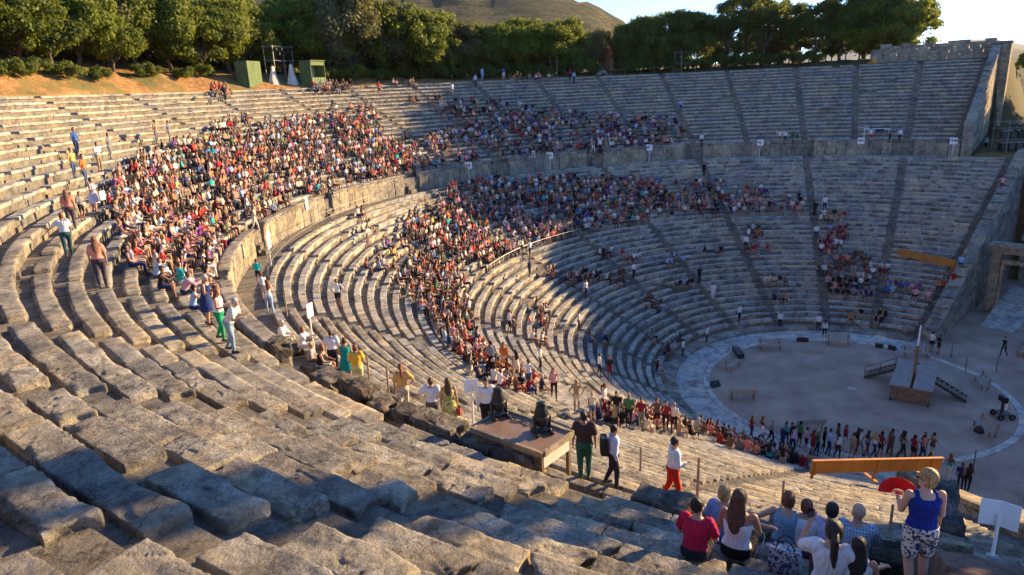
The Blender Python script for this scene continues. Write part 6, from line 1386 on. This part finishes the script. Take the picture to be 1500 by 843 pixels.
standfig(655, 553, 'woman in a flowered yellow green dress with a red bag', ('dress', (.55, .50, .10), 'floral_y'), ('none', W, None), ('long', 'brown'), 'away', .98, lean=.05, arms='down', stride=.05, female=True)
standfig(711, 552, 'usher with white shirt and black trousers facing the camera by the double sign', ('shirt', W, None), ('trousers', (.015, .015, .02), None), ('short', 'dark'), 'cam', 1.02, lean=.0, arms='down', stride=.03)
standfig(855, 602, 'broad man in a brown polo shirt standing right of the projector table', ('tee', (.07, .04, .035), None), ('trousers', (.03, .12, .10), None), ('short', 'black'), 'away', 1.08, lean=.03, arms='down', stride=.05, skin=2)
standfig(898, 621, 'man in a light blue shirt with a black backpack on the gangway', ('shirt', (.48, .52, .66), None), ('trousers', (.03, .03, .05), None), ('short', 'black'), 'r', .98, lean=.05, arms='down', stride=.1, skin=2)
standfig(987, 639, 'person in white shirt and bright red trousers walking down by the gangway', ('shirt', (.70, .69, .70), None), ('trousers', (.62, .03, .015), None), ('short', 'dark'), 'r', 1.0, lean=.06, arms='bent', stride=.15)
q = gp(898, 621, ZL+1.7); q.z = ZL; fd = facing('r', q); bk = VX((-sin(fd+pi), cos(fd+pi), 0)); bag(q+bk*.22+VX((0, 0, .92)), .30, .18, .46, M['black'], 'black backpack on the man in the light blue shirt', fd, False, 'backpack')
q, s_ = hit(134, 276, 1.7); rt = VX((R2[0], R2[1], 0)); bag(q+rt*.42+VX((0, 0, .62)), .42, .10, .42, mat('white_bag', (.7, .69, .66), .6, .3), 'large white bag carried by the woman in lilac', .5)
q = gp(655, 553, ZL+1.7); q.z = ZL; bag(q+rt*.27+VX((0, 0, .55)), .20, .10, .22, mat('red_purse', (.5, .06, .04), .5, .3), 'small red purse of the woman in the flowered dress', .6)
def sitg(px, py, label, top, bottom, hair, s=1.0, turn=0, **kw):
    q, k = seat_at(px, py, s); J = joints(True, drop=.45/s, **kw); return figure(label, q, inrz(q)+turn, J, top, bottom, hair, 0, s, .022, False)
sitg(262, 402, 'man in a pink shirt and jeans seated alone at the lower left of the crowd', ('shirt', (.60, .36, .42), None), ('trousers', (.03, .05, .10), None), ('short', 'brown'), 1.0, lean=.4, arms='fwd')
def on_gang(px, py, dz): 
    d = ray(px, py); return gp(px, py, ZL+dz)
STN = thing('loose_stones', 'two big cut stone blocks lying along the gangway and used as seats', 'stone')
for i, (a_, b_) in enumerate((((358, 492), (425, 516)), ((440, 545), (490, 556)))):
    A, B = gp(*a_, ZL+.3), gp(*b_, ZL+.3); c = (A+B)/2; ln = (B-A).length; an = math.atan2((B-A).y, (B-A).x); o = me_obj('stone_block', ROCK[i], STN, c-VX((0, 0, .33)), (0, 0, an), (ln, .6, .55))
def sitz(px, py, z, label, top, bottom, hair, fcs, s=1.0, **kw):
    d = ray(px, py); zz = z+.80*s; t_ = (zz-CAM[2])/d[2]; q = VX(CAM+d*t_); q.z = z; J = joints(True, drop=.5/s, **kw); return figure(label, q, facing(fcs, q), J, top, bottom, hair, 0, s, .022, False)
zt_ = ZL+.42
sitz(408, 472, zt_, 'man in white shirt and beige trousers seated on the left gangway stone', ('shirt', W, None), ('trousers', (.5, .45, .35), None), ('short', 'grey'), 'r', 1.0, lean=.2, arms='knees')
sitz(438, 482, zt_-.1, 'woman in white with brown curls seated between the two gangway stones', ('tee', W, None), ('trousers', (.5, .48, .45), None), ('bob', 'auburn'), 'r', .95, lean=.2, arms='fwd', female=True)
sitz(452, 505, zt_, 'child in a striped shirt seated on the right gangway stone', ('tee', (.15, .12, .2), 'stripe'), ('shorts', (.1, .1, .15), None), ('short', 'blond'), 'r', .85, lean=.15, arms='lap')
sitz(466, 508, zt_, 'woman in a black dress with curly auburn hair seated on the right gangway stone', ('tank', (.02, .02, .02), None), ('skirt', (.06, .03, .03), 'floral'), ('bob', 'auburn'), 'r', 1.0, lean=.2, arms='knees', female=True)
bpy.data.scenes.remove(_TS)
# ------------------------------------------------------------------ air
hz = bpy.data.materials.new('haze_air'); hz.use_nodes = True; hn = hz.node_tree; hn.nodes.remove(hn.nodes['Principled BSDF'])
pv_ = hn.nodes.new('ShaderNodeVolumePrincipled'); pv_.inputs['Color'].default_value = (.72, .82, .95, 1); pv_.inputs['Density'].default_value = 3.2e-5; pv_.inputs['Anisotropy'].default_value = .2
hn.links.new(pv_.outputs[0], hn.nodes['Material Output'].inputs['Volume'])
zmin, zmax = float(Z.min())-6, float(Z.max())+30
mb = MB(); RX = float(rv[-1])+300; mb.box((0, 0, (zmin+zmax)/2), (2*RX, 2*RX, zmax-zmin)); tag(mb.build('haze', hz), kind='stuff')
